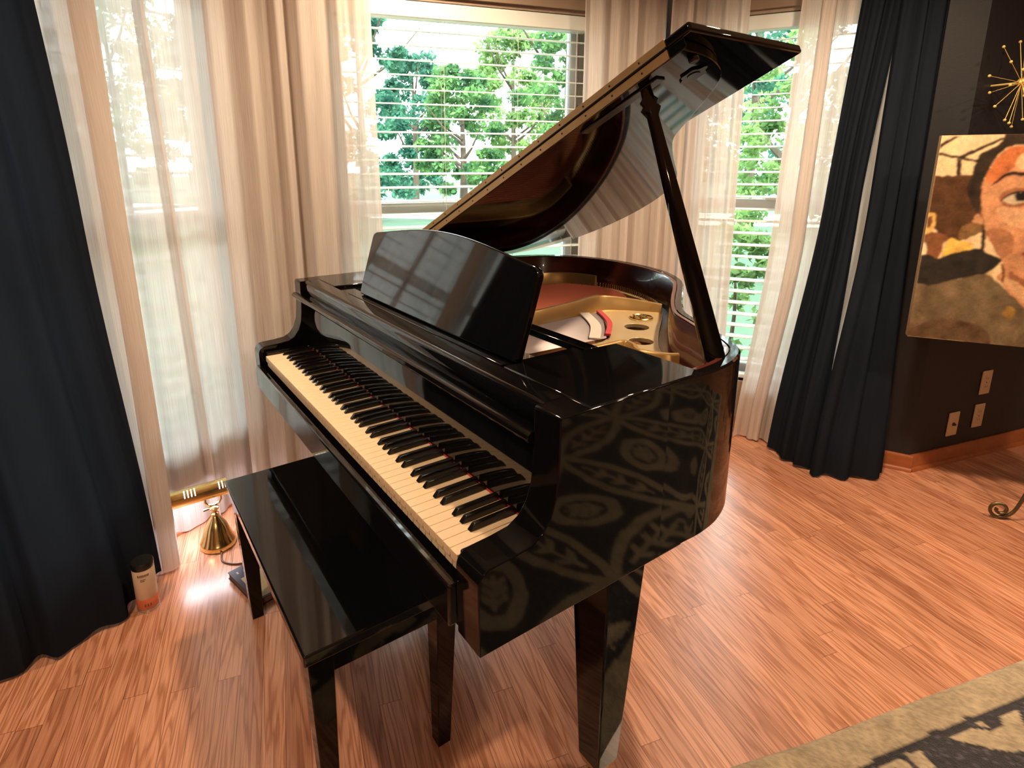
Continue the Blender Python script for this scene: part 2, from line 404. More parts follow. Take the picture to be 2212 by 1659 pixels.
# ------------------------------------------------------------------ windows and blinds
def frame_m(P0, d, n):
    """matrix: local x along the wall, y to the outside, z up"""
    return Matrix(((d.x, -n.x, 0, P0.x), (d.y, -n.y, 0, P0.y), (0, 0, 1, 0), (0, 0, 0, 1)))
def window(idx, P0, d, n, sp):
    M = frame_m(P0, d, n); a, b = sp
    jb = MB()
    for x0, x1, z0, z1 in ((a, a + .018, Z0W, Z1W), (b - .018, b, Z0W, Z1W), (a, b, Z1W - .018, Z1W)):
        jb.box(x0, x1, -.03, .12, z0, z1, M)
    root = jb.build('window_%d' % idx, TAUPE, smooth=False); root['kind'] = 'structure'
    fr = MB()
    for x0, x1, z0, z1 in ((a + .018, a + .06, Z0W, Z1W - .018), (b - .06, b - .018, Z0W, Z1W - .018), (a + .06, b - .06, Z1W - .06, Z1W - .018), (a + .06, b - .06, Z0W, Z0W + .06)):
        fr.box(x0, x1, .07, .115, z0, z1, M)
    sub(fr.build('sash_frame', WHITE, bevel=.004), root)
    sub(MB().box(a + .06, b - .06, .06, .115, 1.135, 1.185, M).build('meeting_rail', WHITE, bevel=.004), root)
    lk = MB().box((a + b) / 2 - .04, (a + b) / 2 + .04, .045, .06, 1.178, 1.2, M)
    sub(lk.build('sash_lock', WHITE, bevel=.004), root)
    sub(MB().box(a + .06, b - .06, .09, .093, Z0W + .06, Z1W - .06, M).build('window_pane', GLASS, smooth=False), root)
    sub(MB().box(a - .02, b + .02, -.03, .07, Z0W - .03, Z0W, M).build('window_sill', WHITE, bevel=.004), root)
def blind(P0, d, n, sp, label, zref, cords, pull):
    M = frame_m(P0, d, n); a, b = sp[0] + .022, sp[1] - .022
    root = empty('window_blind', (P0.x, P0.y, 0)); tag(root, label, 'window blind', 'white horizontal blinds of the bay')
    sl = MB(); z = zref; tl = R(7)
    while z > Z0W + .06:
        if z < 1.955:
            c = .025
            pr = [(-c, -.0012), (-c * .4, .0016), (c * .4, .0016), (c, -.0012), (c, -.0038), (-c, -.0038)]
            pr = [(y * math.cos(tl) - w * math.sin(tl), y * math.sin(tl) + w * math.cos(tl)) for y, w in pr]
            sl.prism(pr, lambda y, w, z=z: M @ Vector((a, y, z + w)), lambda y, w, z=z: M @ Vector((b, y, z + w)))
        z -= .0585
    sl.build('slats', BLINDW, root, smooth=False)
    MB().box(a - .003, b + .003, -.034, .028, 1.945, 2.008, M).build('headrail', BLINDW, root, bevel=.004)
    MB().box(a, b, -.027, .027, Z0W + .012, Z0W + .032, M).build('bottom_rail', BLINDW, root, bevel=.004)
    for x in cords:
        c = MB()
        for y in (-.027, .027): c.tube([M @ Vector((x, y, 1.95)), M @ Vector((x + .002, y, Z0W + .03))], .0013, 5)
        c.build('ladder_cord', WHITE, root)
    if pull is not None:
        c = MB()
        for k, dx in enumerate((0, .014)): c.tube([M @ Vector((pull + dx, -.04, 1.96)), M @ Vector((pull + dx * .3 + .004, -.045, 1.84))], .0014, 5)
        c.build('pull_cord', WHITE, root)
        MB().lathe([(.003, .035), (.006, .03), (.009, .0), (.004, -.004)], M @ Vector((pull + .006, -.045, 1.80)), 10).build('cord_tassel', pmat('cord_tassel_wood', (.62, .5, .36), .4, var=((40, 40, 40), .1)), root)
window(1, FB, DF, NF, SP_F); window(2, RB, DR, NR, SP_R); window(3, LB, DL, NL, SP_L)
blind(FB, DF, NF, SP_F, 'white horizontal blind in the uncovered window behind the raised piano lid', 1.786 + .0585 * 2, (-.243, .10, .39), .435)
blind(RB, DR, NR, SP_R, 'white horizontal blind seen in the narrow gap between two sheers right of the piano', 1.67 + .0585 * 4, (-.28, .33), None)
blind(LB, DL, NL, SP_L, 'white horizontal blind behind the closed sheer curtains left of the piano', 1.797 + .0585 * 2, (-.6, -.1, .24), None)

# ------------------------------------------------------------------ curtains
def resample(path, n):
    P = [Vector(q) for q in path]; L = [0]
    for a, b in zip(P[:-1], P[1:]): L.append(L[-1] + (b - a).length)
    out = []
    for i in range(n):
        t = L[-1] * i / (n - 1); k = 0
        while k < len(L) - 2 and L[k + 1] < t: k += 1
        f = (t - L[k]) / max(L[k + 1] - L[k], 1e-9); out.append(P[k].lerp(P[k + 1], f))
    return out
def curtain(name, label, cat, group, mat, levels, nf, amps, seed, fullness=1.6, hem=.0, sharp=.35, layers=None):
    """levels: [(z, path)] from the top down; cloth hangs through them with nf folds"""
    rnd = random.Random(seed); n = max(60, int(nf * 16)); rows = 26
    lv = [(z, resample(p, n)) for z, p in levels]
    ph = [rnd.uniform(0, 6.28) for _ in range(6)]
    def fold(s, t):
        w = s + .05 / max(nf, 1) * math.sin(2 * PI * s * 2.3 + ph[4]) * nf * .35
        f = math.sin(2 * PI * nf * w + ph[0] + .25 * math.sin(2.2 * t + ph[2]))
        f = f * (1 - sharp) + sharp * math.sin(2 * PI * nf * 1.63 * w + ph[1] + .5 * t)
        return f
    zt, zb = lv[0][0], lv[-1][0]
    vs = []; uv = []
    Ls = 0
    for r in range(rows + 1):
        z = zt + (zb - zt) * r / rows; t = r / rows
        k = 0
        while k < len(lv) - 2 and z < lv[k + 1][0]: k += 1
        f = (lv[k][0] - z) / (lv[k][0] - lv[k + 1][0])
        if len(lv) > 2: f = f * f * (3 - 2 * f) * .5 + f * .5
        row = [a.lerp(b, f) for a, b in zip(lv[k][1], lv[k + 1][1])]
        amp = amps[0] + (amps[1] - amps[0]) * t
        acc = 0
        for i in range(n):
            a, b = row[max(i - 2, 0)], row[min(i + 2, n - 1)]; d = (b - a)
            d = d.normalized() if d.length > 1e-6 else Vector((1, 0))
            if i: acc += (row[i] - row[i - 1]).length
            q = row[i] + Vector((-d.y, d.x)) * amp * fold(i / (n - 1), t)
            dz = hem * math.sin(2 * PI * nf * i / (n - 1) + ph[3]) * (1 if r == rows else 0)
            vs.append((q.x, q.y, z + dz)); uv.append((acc * fullness, z))
    fs = [(r * n + i, r * n + i + 1, (r + 1) * n + i + 1, (r + 1) * n + i) for r in range(rows) for i in range(n - 1)]
    me = bpy.data.meshes.new(name); me.from_pydata(vs, [], fs); me.materials.append(mat)
    ul = me.uv_layers.new(name='UVMap'); li = np.zeros(len(me.loops), dtype=np.int32); me.loops.foreach_get('vertex_index', li)
    ul.data.foreach_set('uv', np.array(uv, dtype=np.float32)[li].ravel())
    me.polygons.foreach_set('use_smooth', [True] * len(me.polygons))
    o = bpy.data.objects.new(name, me); COL.objects.link(o)
    return tag(o, label, cat, group)
ZT = 2.34
GS = 'linen sheer curtains of the bay window'
# left window: three sheers
curtain('sheer_curtain', 'linen sheer next to the left navy drape, gathered edge reaching the floor by the canister', 'curtain', GS, LINEN,
        [(ZT, [(-.185, -.58), (-.23, -.44), (-.262, -.365), (-.24, -.415), (-.225, -.41), (-.25, -.345), (-.242, -.342), (-.215, -.405), (-.207, -.40), (-.236, -.335)]),
         (.01, [(-.085, -.54), (-.115, -.43), (-.122, -.335), (-.118, -.378), (-.105, -.38), (-.10, -.33), (-.092, -.33), (-.095, -.378), (-.082, -.376), (-.082, -.325)])], 4, (.009, .012), 3)
curtain('sheer_curtain', 'middle linen sheer of the left window, hanging just behind the brass lamp', 'curtain', GS, LINEN,
        [(ZT, [(-.235, -.50), (-.325, -.225), (-.315, -.205)]), (.01, [(-.20, -.48), (-.345, -.16), (-.335, -.145)])], 3, (.012, .018), 5)
curtain('sheer_curtain', 'linen sheer of the left window running into the left bay corner', 'curtain', GS, LINEN,
        [(ZT, [(-.320, -.235), (-.425, .0), (-.475, .10)]), (.01, [(-.338, -.19), (-.422, .0), (-.468, .10)])], 3, (.012, .018), 8)
# front window
curtain('sheer_curtain', 'tan-looking gathered linen curtain in the left bay corner behind the bass end of the piano', 'curtain', GS, LINEN,
        [(ZT, [(-.37, -.02), (-.425, .12), (-.43, .20), (-.405, .30), (-.375, .43), (-.345, .52), (-.325, .57)]),
         (.01, [(-.36, -.02), (-.415, .12), (-.42, .20), (-.395, .31), (-.365, .44), (-.335, .54), (-.315, .60)])], 5.5, (.030, .040), 12)
curtain('sheer_curtain', 'tan-looking gathered linen curtain in the right bay corner behind the lid prop', 'curtain', GS, LINEN,
        [(ZT, [(-.082, 1.475), (-.05, 1.60), (-.02, 1.72), (.0, 1.82), (.05, 1.91), (.12, 1.955)]),
         (.01, [(-.078, 1.49), (-.048, 1.61), (-.018, 1.73), (.005, 1.83), (.05, 1.91), (.12, 1.955)])], 6, (.026, .034), 15)
# right window
curtain('sheer_curtain', 'linen sheer left of the bright gap in the right window', 'curtain', GS, LINEN,
        [(ZT, [(.07, 1.985), (.18, 2.03), (.306, 2.083)]), (.01, [(.07, 1.985), (.20, 2.035), (.345, 2.105)])], 4, (.018, .026), 21)
curtain('sheer_curtain', 'linen sheer between the bright window gap and the right navy drapes', 'curtain', GS, LINEN,
        [(ZT, [(.487, 2.192), (.60, 2.262), (.565, 2.232), (.57, 2.226), (.61, 2.26), (.80, 2.37)]), (1.0, [(.468, 2.181), (.585, 2.255), (.55, 2.225), (.555, 2.219), (.595, 2.252), (.80, 2.37)]), (.01, [(.405, 2.142), (.51, 2.206), (.475, 2.178), (.48, 2.172), (.52, 2.205), (.70, 2.31)])], 5, (.020, .026), 27)
GN = 'navy drapes at the ends of the bay'
curtain('navy_drape', 'dark navy drape at the left edge of the bay, hem on the floor', 'curtain', GN, NAVY,
        [(ZT, [(-.150, -.500), (-.06, -.66), (.04, -.88), (.12, -1.05)]),
         (1.2, [(-.115, -.442), (-.02, -.56), (.08, -.74), (.16, -1.0)]),
         (.012, [(-.082, -.376), (.0, -.43), (.085, -.525), (.125, -.62), (.135, -.74), (.19, -.95)])], 5, (.018, .022), 33, hem=.004)
curtain('navy_drape', 'navy drape beside the right sheer, left half of the right pair', 'curtain', GN, NAVY,
        [(ZT, [(.70, 2.27), (.765, 2.30), (.83, 2.345)]), (1.2, [(.655, 2.235), (.73, 2.225), (.79, 2.275)]), (.012, [(.565, 2.185), (.66, 2.12), (.75, 2.10), (.82, 2.13)])], 3, (.016, .020), 41, hem=.003)
curtain('navy_drape', 'navy drape beside the portrait painting, right half of the right pair', 'curtain', GN, NAVY,
        [(ZT, [(.805, 2.325), (.875, 2.35), (.945, 2.405)]), (1.2, [(.815, 2.27), (.88, 2.27), (.96, 2.375)]), (.012, [(.80, 2.125), (.84, 2.075), (.92, 2.16), (.985, 2.245), (1.025, 2.325)])], 3, (.018, .022), 47, hem=.003)

# ------------------------------------------------------------------ grand piano
piano = empty('grand_piano', (.61, .55, 0))
tag(piano, 'glossy black baby grand piano with raised lid, the only piano', 'piano')
XL, XR = -.085, 1.308
rim_pts = [(1.308, .40), (1.309, .47), (1.310, .53), (1.300, .60), (1.27, .675), (1.225, .722), (1.16, .762), (1.08, .81), (1.0, .858), (.94, .922), (.872, 1.01), (.80, 1.11), (.73, 1.20),
           (.655, 1.265), (.556, 1.322), (.45, 1.355), (.33, 1.37), (.21, 1.36), (.1, 1.325), (.02, 1.265), (-.04, 1.19), (-.075, 1.09), (-.085, .97), (-.085, .8), (-.085, .6), (-.085, .40)]
rim = catmull(rim_pts, 6)
ZR = .965
b = MB().sweep(rim, [(.0, .612), (.006, .606), (.024, .606), (.024, ZR - .004), (.020, ZR), (.004, ZR), (.0, ZR - .004)])
b.build('outer_rim', BLACKC, piano)
MB().sweep(rim, [(.0238, .615), (.036, .615), (.036, ZR - .006), (.033, ZR - .001), (.0238, ZR - .001)]).build('inner_rim', MAHOG, piano)
# arms (the cheeks at each end of the keyboard)
arm_prof = [(-.014, .607), (-.016, .70), (-.016, .728)] + [(-.016 + .026 * (1 - math.cos(a)), .732 + .026 * math.sin(a)) for a in np.linspace(0, PI / 2, 7)] + \
    [(.05, .760), (.085, .764), (.106, .776), (.122, .797), (.132, .826), (.136, .86), (.138, .90), (.138, ZR - .003), (.141, ZR), (.47, ZR), (.47, .607)]
for x0, x1 in ((XL, -.022), (1.243, XR)):
    MB().prism(arm_prof, lambda y, z: (x0, y, z), lambda y, z: (x1, y, z)).build('arm', BLACKC, piano, bevel=.004, seg=3)
for x0, x1 in ((-.022, -.001), (1.223, 1.243)):
    MB().box(x0, x1, .004, .152, .70, .741).build('key_block', BLACK, piano, bevel=.003)
MB().box(-.08, 1.303, -.008, .5, .605, .668).build('keybed', BLACK, piano, bevel=.004)
MB().box(-.022, 1.243, -.030, -.012, .622, .698).build('key_slip', BLACK, piano, bevel=.004)
# keys
for i in range(52):
    x = i * .0235
    b = MB().box(x + .0004, x + .0231, .0, .149, .7125, .73)
    b.box(x + .0006, x + .0229, .004, .149, .695, .7125)
    b.build('white_key', IVORY, piano, bevel=.0008, seg=1)
offs = (.02056, .04796, .0906, .1175, .1444)
bx = [.0235 * 1 + .0005 - .0005]
bx = [.0225] + [.047 + o * .1645 + q for o in range(7) for q in offs]
for x in bx:
    w0, w1 = .0058, .0047
    b = MB().add([(x - w0, .050, .7302), (x + w0, .050, .7302), (x + w0, .149, .7302), (x - w0, .149, .7302),
                  (x - w1, .060, .742), (x + w1, .060, .742), (x + w1, .149, .742), (x - w1, .149, .742)],
                 [(0, 3, 2, 1), (4, 5, 6, 7), (0, 1, 5, 4), (1, 2, 6, 5), (2, 3, 7, 6), (3, 0, 4, 7)])
    b.build('black_key', EBONY, piano, bevel=.0012, seg=2)
MB().box(0, 1.222, .1492, .1525, .725, .7312).build('key_felt', FELT_RED, piano, smooth=False)
# fallboard, its nosing, the front rail
fb = [(.1530, .715), (.1545, .80), (.160, .86), (.168, .897), (.188, .897), (.188, .715)]
MB().prism(fb, lambda y, z: (-.0215, y, z), lambda y, z: (1.2425, y, z)).build('fallboard', BLACK, piano)
MB().prism([(.128, .900), (.124, .906), (.126, .914), (.134, .918), (.19, .918), (.19, .896), (.150, .896)], lambda y, z: (-.086, y, z), lambda y, z: (1.243, y, z)).build('fallboard_nosing', BLACK, piano, bevel=.0015)
MB().prism([(.156, .918), (.150, .935), (.150, .945)] + [(.150 + .014 * (1 - math.cos(a)), .951 + .014 * math.sin(a)) for a in np.linspace(0, PI / 2, 6)] + [(.203, .965), (.203, .918)],
           lambda y, z: (-.0222, y, z), lambda y, z: (1.2432, y, z)).build('front_rail', BLACK, piano)
# side shelves each side of the music desk
for pts in ([(-.082, .205), (.125, .205), (.135, .30), (.135, .497), (-.082, .497)], [(1.306, .205), (1.065, .205), (1.07, .30), (1.085, .497), (1.306, .497)]):
    MB().prism(pts, lambda x, y: (x, y, .946), lambda x, y: (x, y, .9665)).build('side_shelf', BLACK, piano, bevel=.003)
# music desk tray (an open frame) and the desk
t = MB(); t.box(.136, 1.066, .206, .262, .944, .958); t.box(.136, 1.066, .425, .462, .944, .960); t.box(.136, .17, .262, .425, .944, .956); t.box(1.03, 1.066, .262, .425, .944, .956)
t.build('desk_tray', BLACK, piano, bevel=.002)
MB().box(.25, 1.055, .206, .222, .958, .966).build('desk_ledge', BLACK, piano, bevel=.002)
tl = R(17)
def desk(x, h, th=0.0):      # h up the board
    return (x, .240 + h * math.sin(tl) + th * math.cos(tl), .962 + h * math.cos(tl) - th * math.sin(tl))
dx0, dx1 = .256, 1.062; HW = (dx1 - dx0) / 2; cx = (dx0 + dx1) / 2
top = []
for i in range(41):
    q = i / 40 * 2 - 1
    top.append((cx + q * HW, .196 + .038 * math.cos(q * PI / 2) ** 1.2))
def rc(pts, c, r, a0, a1, n=5): return [(c[0] + r * math.cos(a), c[1] + r * math.sin(a)) for a in np.linspace(a0, a1, n)]
r_ = .018
pts = rc(None, (dx0 + r_ * .7, .012), .012, PI, 1.5 * PI) + rc(None, (dx1 - r_ * .7, .012), .012, 1.5 * PI, 2 * PI) + rc(None, (dx1 - r_, .196 - r_), r_, 0, PI / 2 * .9) + [q for q in reversed(top) if dx0 + r_ < q[0] < dx1 - r_] + rc(None, (dx0 + r_, .196 - r_), r_, PI / 2 * 1.1, PI)
MB().prism(pts, lambda x, h: desk(x, h), lambda x, h: desk(x, h, .016)).build('music_desk', BLACK, piano, bevel=.004, seg=3)
for x in (.45, .87):
    b = MB().add([desk(x - .01, .13, .016), desk(x + .01, .13, .016), (x + .01, .43, .955), (x - .01, .43, .955), desk(x - .01, .118, .016), desk(x + .01, .118, .016), (x + .01, .42, .955), (x - .01, .42, .955)],
                 [(0, 1, 2, 3), (7, 6, 5, 4), (0, 4, 5, 1), (1, 5, 6, 2), (2, 6, 7, 3), (3, 7, 4, 0)])
    b.build('desk_strut', BLACK2, piano)
# inside: soundboard, plate, struts, strings
inn = offset(rim, .037)
inner = [q for q in inn]
MB().prism(inner, lambda x, y: (x, y, .785), lambda x, y: (x, y, .80)).build('soundboard', SOUND, piano, smooth=False)
ledge = offset(rim, .0362)
MB().sweep(ledge, [(0, .80), (.030, .80), (.030, .846), (0, .846)]).build('rim_ledge', pmat('maple_ledge', (.36, .2, .1), .3, coat=.3, var=((3, 30, 30), .2)), piano)
# plate: outline minus openings, triangulated
def polymesh(outer, holes, z0, z1, name, mat, parent):
    bm = bmesh.new()
    def loop(pts, z): 
        vv = [bm.verts.new((x, y, z)) for x, y in pts]; return [bm.edges.new((vv[i], vv[(i + 1) % len(vv)])) for i in range(len(vv))]
    es = loop(outer, z1)
    for h in holes: es += loop(h, z1)
    r = bmesh.ops.triangle_fill(bm, use_beauty=True, use_dissolve=False, edges=es)
    fs = [f for f in bm.faces]
    ex = bmesh.ops.extrude_face_region(bm, geom=fs)
    for v in [g for g in ex['geom'] if isinstance(g, bmesh.types.BMVert)]: v.co.z = z0
    bmesh.ops.recalc_face_normals(bm, faces=bm.faces[:])
    me = bpy.data.meshes.new(name); bm.to_mesh(me); bm.free(); me.materials.append(mat)
    o = bpy.data.objects.new(name, me); COL.objects.link(o)
    me.polygons.foreach_set('use_smooth', [True] * len(me.polygons)); me.set_sharp_from_angle(angle=R(35))
    bv = o.modifiers.new('bevel', 'BEVEL'); bv.width = .004; bv.segments = 3; bv.limit_method = 'ANGLE'; bv.angle_limit = R(50)
    o.parent = parent; o.matrix_parent_inverse = Matrix.Translation(parent.location).inverted()
    return o
pl = [q for q in offset(rim, .060)][10:-8:2]
plate_out = [(-.035, .47), (1.235, .47)] + [q for q in pl if q[1] > .50]
def circ(c, r, n=24): return [(c[0] + r * math.cos(2 * PI * i / n), c[1] + r * math.sin(2 * PI * i / n)) for i in range(n)]
tenor_open = [(.605, .50), (.80, .50), (.811, .66), (.807, .744), (.788, .797), (.735, .848), (.679, .891), (.63, .935), (.585, .972), (.562, .945), (.575, .80), (.60, .64)]
bass_open = [(.10, .55), (.53, .55), (.535, .70), (.52, .82), (.50, .98), (.545, 1.085), (.63, 1.15), (.655, 1.165), (.60, 1.215), (.50, 1.262), (.40, 1.285), (.30, 1.285), (.20, 1.245), (.13, 1.17), (.10, 1.05)]
polymesh(plate_out, [tenor_open, bass_open, circ((.758, .946), .038), circ((.868, .839), .035)], .843, .855, 'iron_plate', GOLD, piano)
MB().box(-.045, 1.26, .30, .47, .862, .873).build('pin_block_plate', GOLD, piano, bevel=.003)
pins = MB()
for i in range(3):
    for k in range(70):
        pins.tube([(.15 + k * .0148 + i * .004, .345 + i * .035, .872), (.15 + k * .0148 + i * .004, .343 + i * .035, .899)], .0033, 6)
pins.build('tuning_pins', STEEL, piano)['kind'] = 'stuff'
# medallion
med = MB().lathe([(.038, .8545), (.038, .860), (.0355, .862), (.033, .860), (.001, .861)], (.698, 1.037, 0), 28)
rr = random.Random(4)
for k in range(26):
    a = rr.uniform(0, 6.28); q = rr.uniform(.003, .027)
    med.ball((.698 + q * math.cos(a), 1.037 + q * math.sin(a), .861), rr.uniform(.003, .006), 7, 4)
med.build('plate_medallion', BRASS, piano)
# struts: raised ribs with given top line
def strut(pts, zt, zb, w, name='plate_strut'):
    P = catmull(pts, 6); n = len(P); zs = zt if isinstance(zt, tuple) else (zt, zt)
    m = MB(); L_ = 8
    for i in range(n):
        a = Vector(P[max(i - 1, 0)]); b = Vector(P[min(i + 1, n - 1)]); t = (b - a).normalized(); nn = Vector((-t.y, t.x)); z = zs[0] + (zs[1] - zs[0]) * max(0, i / (n - 1) - .55) / .45
        for o, zz in ((-w * 1.6, zb), (-w * .8, zb + .008), (-w / 2, z - .004), (-w / 2 + .003, z), (w / 2 - .003, z), (w / 2, z - .004), (w * .8, zb + .008), (w * 1.6, zb)):
            m.v.append((P[i][0] + nn.x * o, P[i][1] + nn.y * o, zz))
    for i in range(n - 1):
        for k in range(L_): m.f.append((i * L_ + k, i * L_ + (k + 1) % L_, (i + 1) * L_ + (k + 1) % L_, (i + 1) * L_ + k))
    m.f.append(tuple(range(L_))[::-1]); m.f.append(tuple((n - 1) * L_ + k for k in range(L_)))
    m.build(name, GOLD2, piano)
strut([(.59, .48), (.59, .66), (.578, .76), (.562, .87), (.545, .955), (.545, 1.02), (.585, 1.075), (.635, 1.118), (.685, 1.155)], (.912, .885), .850, .016)
strut([(.94, .48), (.945, .60), (.950, .672), (.985, .672), (1.02, .650), (1.075, .672), (1.10, .70)], .908, .850, .014)
strut([(.05, .48), (.06, .80), (.068, 1.10), (.105, 1.20), (.17, 1.25), (.25, 1.275)], .905, .850, .014)
strut([(1.06, .48), (1.10, .53), (1.14, .60), (1.16, .66)], .896, .850, .012)
# strings
ss = MB()
for k in range(78):
    f = k / 77
    a = (.608 + .195 * f, .47); e = Vector((.583, .972)).lerp(Vector((.809, .76)), f)
    ss.tube([(a[0], a[1], .868), (e.x, e.y, .864)], .0007, 4)
ss.build('tenor_strings', STEEL, piano)['kind'] = 'stuff'
ss = MB()
for k in range(34):
    f = k / 33
    a = Vector((.11 + .40 * f, .50)); e = Vector((.15, 1.19)).lerp(Vector((.560, 1.135)), f)
    e.y += .10 * math.sin(f * PI)
    ss.tube([(a.x, a.y, .879), (e.x, e.y, .866)], .0026, 5)
ss.build('bass_strings', COPPER, piano)['kind'] = 'stuff'
def felt(p0, p1, w, h, z, name, mat):
    P = catmull([p0, ((p0[0] + p1[0]) / 2 + .015, (p0[1] + p1[1]) / 2 + .012), p1], 6)
    MB().sweep(P, [(-w, z), (w, z), (w, z + h), (-w, z + h)]).build(name, mat, piano)
felt((.585, .955), (.800, .775), .008, .006, .866, 'string_felt', FELT_RED)
felt((.578, .895), (.806, .715), .016, .004, .867, 'string_braid', pmat('woven_string_braid', (.6, .55, .5), .8, bump=(500, .6)))
bpts = catmull([(.13, .98), (.25, 1.09), (.40, 1.13), (.54, 1.11)], 6)
MB().sweep(bpts, [(-.015, .80), (.015, .80), (.009, .862), (-.009, .862)]).build('bass_bridge', SOUND, piano)
hp = MB()
for q in catmull([(.17, 1.25), (.30, 1.297), (.43, 1.288), (.57, 1.240), (.665, 1.172)], 12): hp.lathe([(.0022, .853), (.0022, .874), (.001, .876)], (q[0], q[1], 0), 6)
hp.build('hitch_pins', BRASS, piano)['kind'] = 'stuff'
# legs with brass casters
LEGMAT = BLACKC
for (lx, ly, bx_, by_) in ((1.238, .338, 1.226, .352), (-.015, .338, -.005, .352), (.31, 1.19, .31, 1.18)):
    MB().taper((bx_, by_), (.0305, .0305), .075, (lx, ly), (.052, .052), .61).build('leg', LEGMAT, piano, bevel=.004)
    c = MB().taper((bx_, by_), (.024, .024), .055, (bx_, by_), (.029, .029), .0752)
    c.build('caster_cup', BRASS, piano, bevel=.002)
    MB().lathe([(.006, -.012), (.022, -.012), (.025, -.008), (.025, .008), (.022, .012), (.006, .012)], (bx_, by_ - .006, .0252), 20, Matrix.Rotation(PI / 2, 4, 'Y')).build('caster_wheel', BRASS, piano)
# pedal lyre
for x in (.55, .69): MB().taper((x, .30), (.016, .02), .15, (x, .30), (.016, .02), .61).build('lyre_post', BLACK, piano, bevel=.003)
MB().box(.50, .74, .255, .345, .085, .15).build('pedal_box', BLACK, piano, bevel=.006)
for x in (.56, .62, .68):
    MB().prism([(x - .008, .26), (x - .013, .20), (x - .011, .175), (x, .168), (x + .011, .175), (x + .013, .20), (x + .008, .26)], lambda x, y: (x, y, .088 - (.26 - y) * .12), lambda x, y: (x, y, .097 - (.26 - y) * .12)).build('pedal', BRASS, piano, bevel=.003)
# --- the raised lid
LA = R(24.15); LZ = .97
def lidp(u, y, h=0.0):
    return (-.09 + u * math.cos(LA) - h * math.sin(LA), y, LZ + u * math.sin(LA) + h * math.cos(LA))
YF = .505
big = [(x + .09, y) for x, y in offset(rim, -.014)]
lo = [q for q in big if q[1] > YF + .002]
outl = [(1.424, YF)] + lo + [(-.006, YF)]
outl = [(max(u, .002), y) for u, y in outl]
lid = MB().prism(outl, lambda u, y: lidp(u, y, 0), lambda u, y: lidp(u, y, .0215)).build('main_lid', BLACK, piano, bevel=.005, seg=3)
flap = MB().prism([(.002, YF), (1.440, YF), (1.440, .885), (.002, .885)], lambda u, y: lidp(u, y, .0225), lambda u, y: lidp(u, y, .0415)).build('folded_front_lid', BLACK, piano, bevel=.005, seg=3)
for h0, h1 in ((.0015, .0195), (.0240, .0402)):
    hl = MB().add([lidp(.03, YF - .0022, h0), lidp(1.385, YF - .0022, h0), lidp(1.385, YF - .0022, h1), lidp(.03, YF - .0022, h1), lidp(.03, YF + .001, h0), lidp(1.385, YF + .001, h0), lidp(1.385, YF + .001, h1), lidp(.03, YF + .001, h1)],
                  [(0, 1, 2, 3), (7, 6, 5, 4), (0, 4, 5, 1), (1, 5, 6, 2), (2, 6, 7, 3), (3, 7, 4, 0)]).build('hinge_leaf', BRASS2, piano)
    k = .075
    while k < 1.36:
        Mx = Matrix.Rotation(PI / 2, 4, 'X')
        s_ = MB().lathe([(.0022, 0), (.0022, .0012), (.0012, .0016)], lidp(k, YF - .002, (h0 + h1) / 2), 8, Mx).build('hinge_screw', BLACK2, piano)
        mw = s_.matrix_parent_inverse.copy(); s_.parent = hl; s_.matrix_parent_inverse = Matrix.Identity(4)
        k += .083
MB().tube([lidp(.03, YF - .004, .0222), lidp(1.385, YF - .004, .0222)], .0022, 8).build('hinge_pin', BLACK2, piano)
# fittings under the lid
def under(pts, h0, h1, name, mat, bevel=.0): MB().prism(pts, lambda u, y: lidp(u, y, h0), lambda u, y: lidp(u, y, h1)).build(name, mat, piano, bevel=bevel)
lk = []
for i in range(40):
    a = 2 * PI * i / 40; rr_ = .026 + .004 * math.cos(2 * a) ** 2 + .003 * math.cos(6 * a)
    lk.append((1.354 + rr_ * 1.0 * math.cos(a), .613 + rr_ * .8 * math.sin(a)))
under(lk, -.004, .001, 'prop_socket_plate', BLACK2)
under(circ((1.354, .613), .013), -.0055, -.003, 'prop_socket_cup', pmat('dark_cup', (.02, .02, .022), .2, metal=.6, bump=(80, .02)))
under(circ((1.400, .553), .010), -.010, .001, 'lid_bumper', BLACK2, .003)
under([(1.10 + .09 * 0, .53), (1.33, .53), (1.33, .556), (1.10, .556)], -.004, .0005, 'prop_rail', BLACK2, .002)
# prop stick
Pb, Pt = Vector((1.262, .603, .945)), Vector((1.087, .543, 1.497))
def along(t, off=(0, 0, 0)): return Pb.lerp(Pt, t) + Vector(off)
pv = []
ax = (Pt - Pb).normalized(); e1 = Vector((.83, -.55, 0)); e1 = (e1 - ax * e1.dot(ax)).normalized(); e2 = ax.cross(e1)
prop_prof = [(0, .016, .011), (.03, .022, .013), (.10, .0215, .013), (.35, .019, .012), (.60, .016, .011), (.80, .0125, .010), (.90, .0115, .009), (.915, .017, .009), (.927, .021, .009), (.94, .014, .009), (.955, .019, .009), (.968, .012, .009), (1.0, .0105, .009)]
pm = MB(); nseg = 12; base = 0
for t_, a_, b_ in prop_prof:
    c = along(t_)
    for k in range(nseg):
        an = 2 * PI * k / nseg
        pm.v.append(tuple(c + e2 * a_ * math.copysign(abs(math.cos(an)) ** .6, math.cos(an)) + e1 * b_ * math.copysign(abs(math.sin(an)) ** .6, math.sin(an))))
for i in range(len(prop_prof) - 1):
    for k in range(nseg): pm.f.append((i * nseg + k, i * nseg + (k + 1) % nseg, (i + 1) * nseg + (k + 1) % nseg, (i + 1) * nseg + k))
pm.f.append(tuple(range(nseg))[::-1]); pm.f.append(tuple((len(prop_prof) - 1) * nseg + k for k in range(nseg)))
pm.build('lid_prop', BLACK, piano)
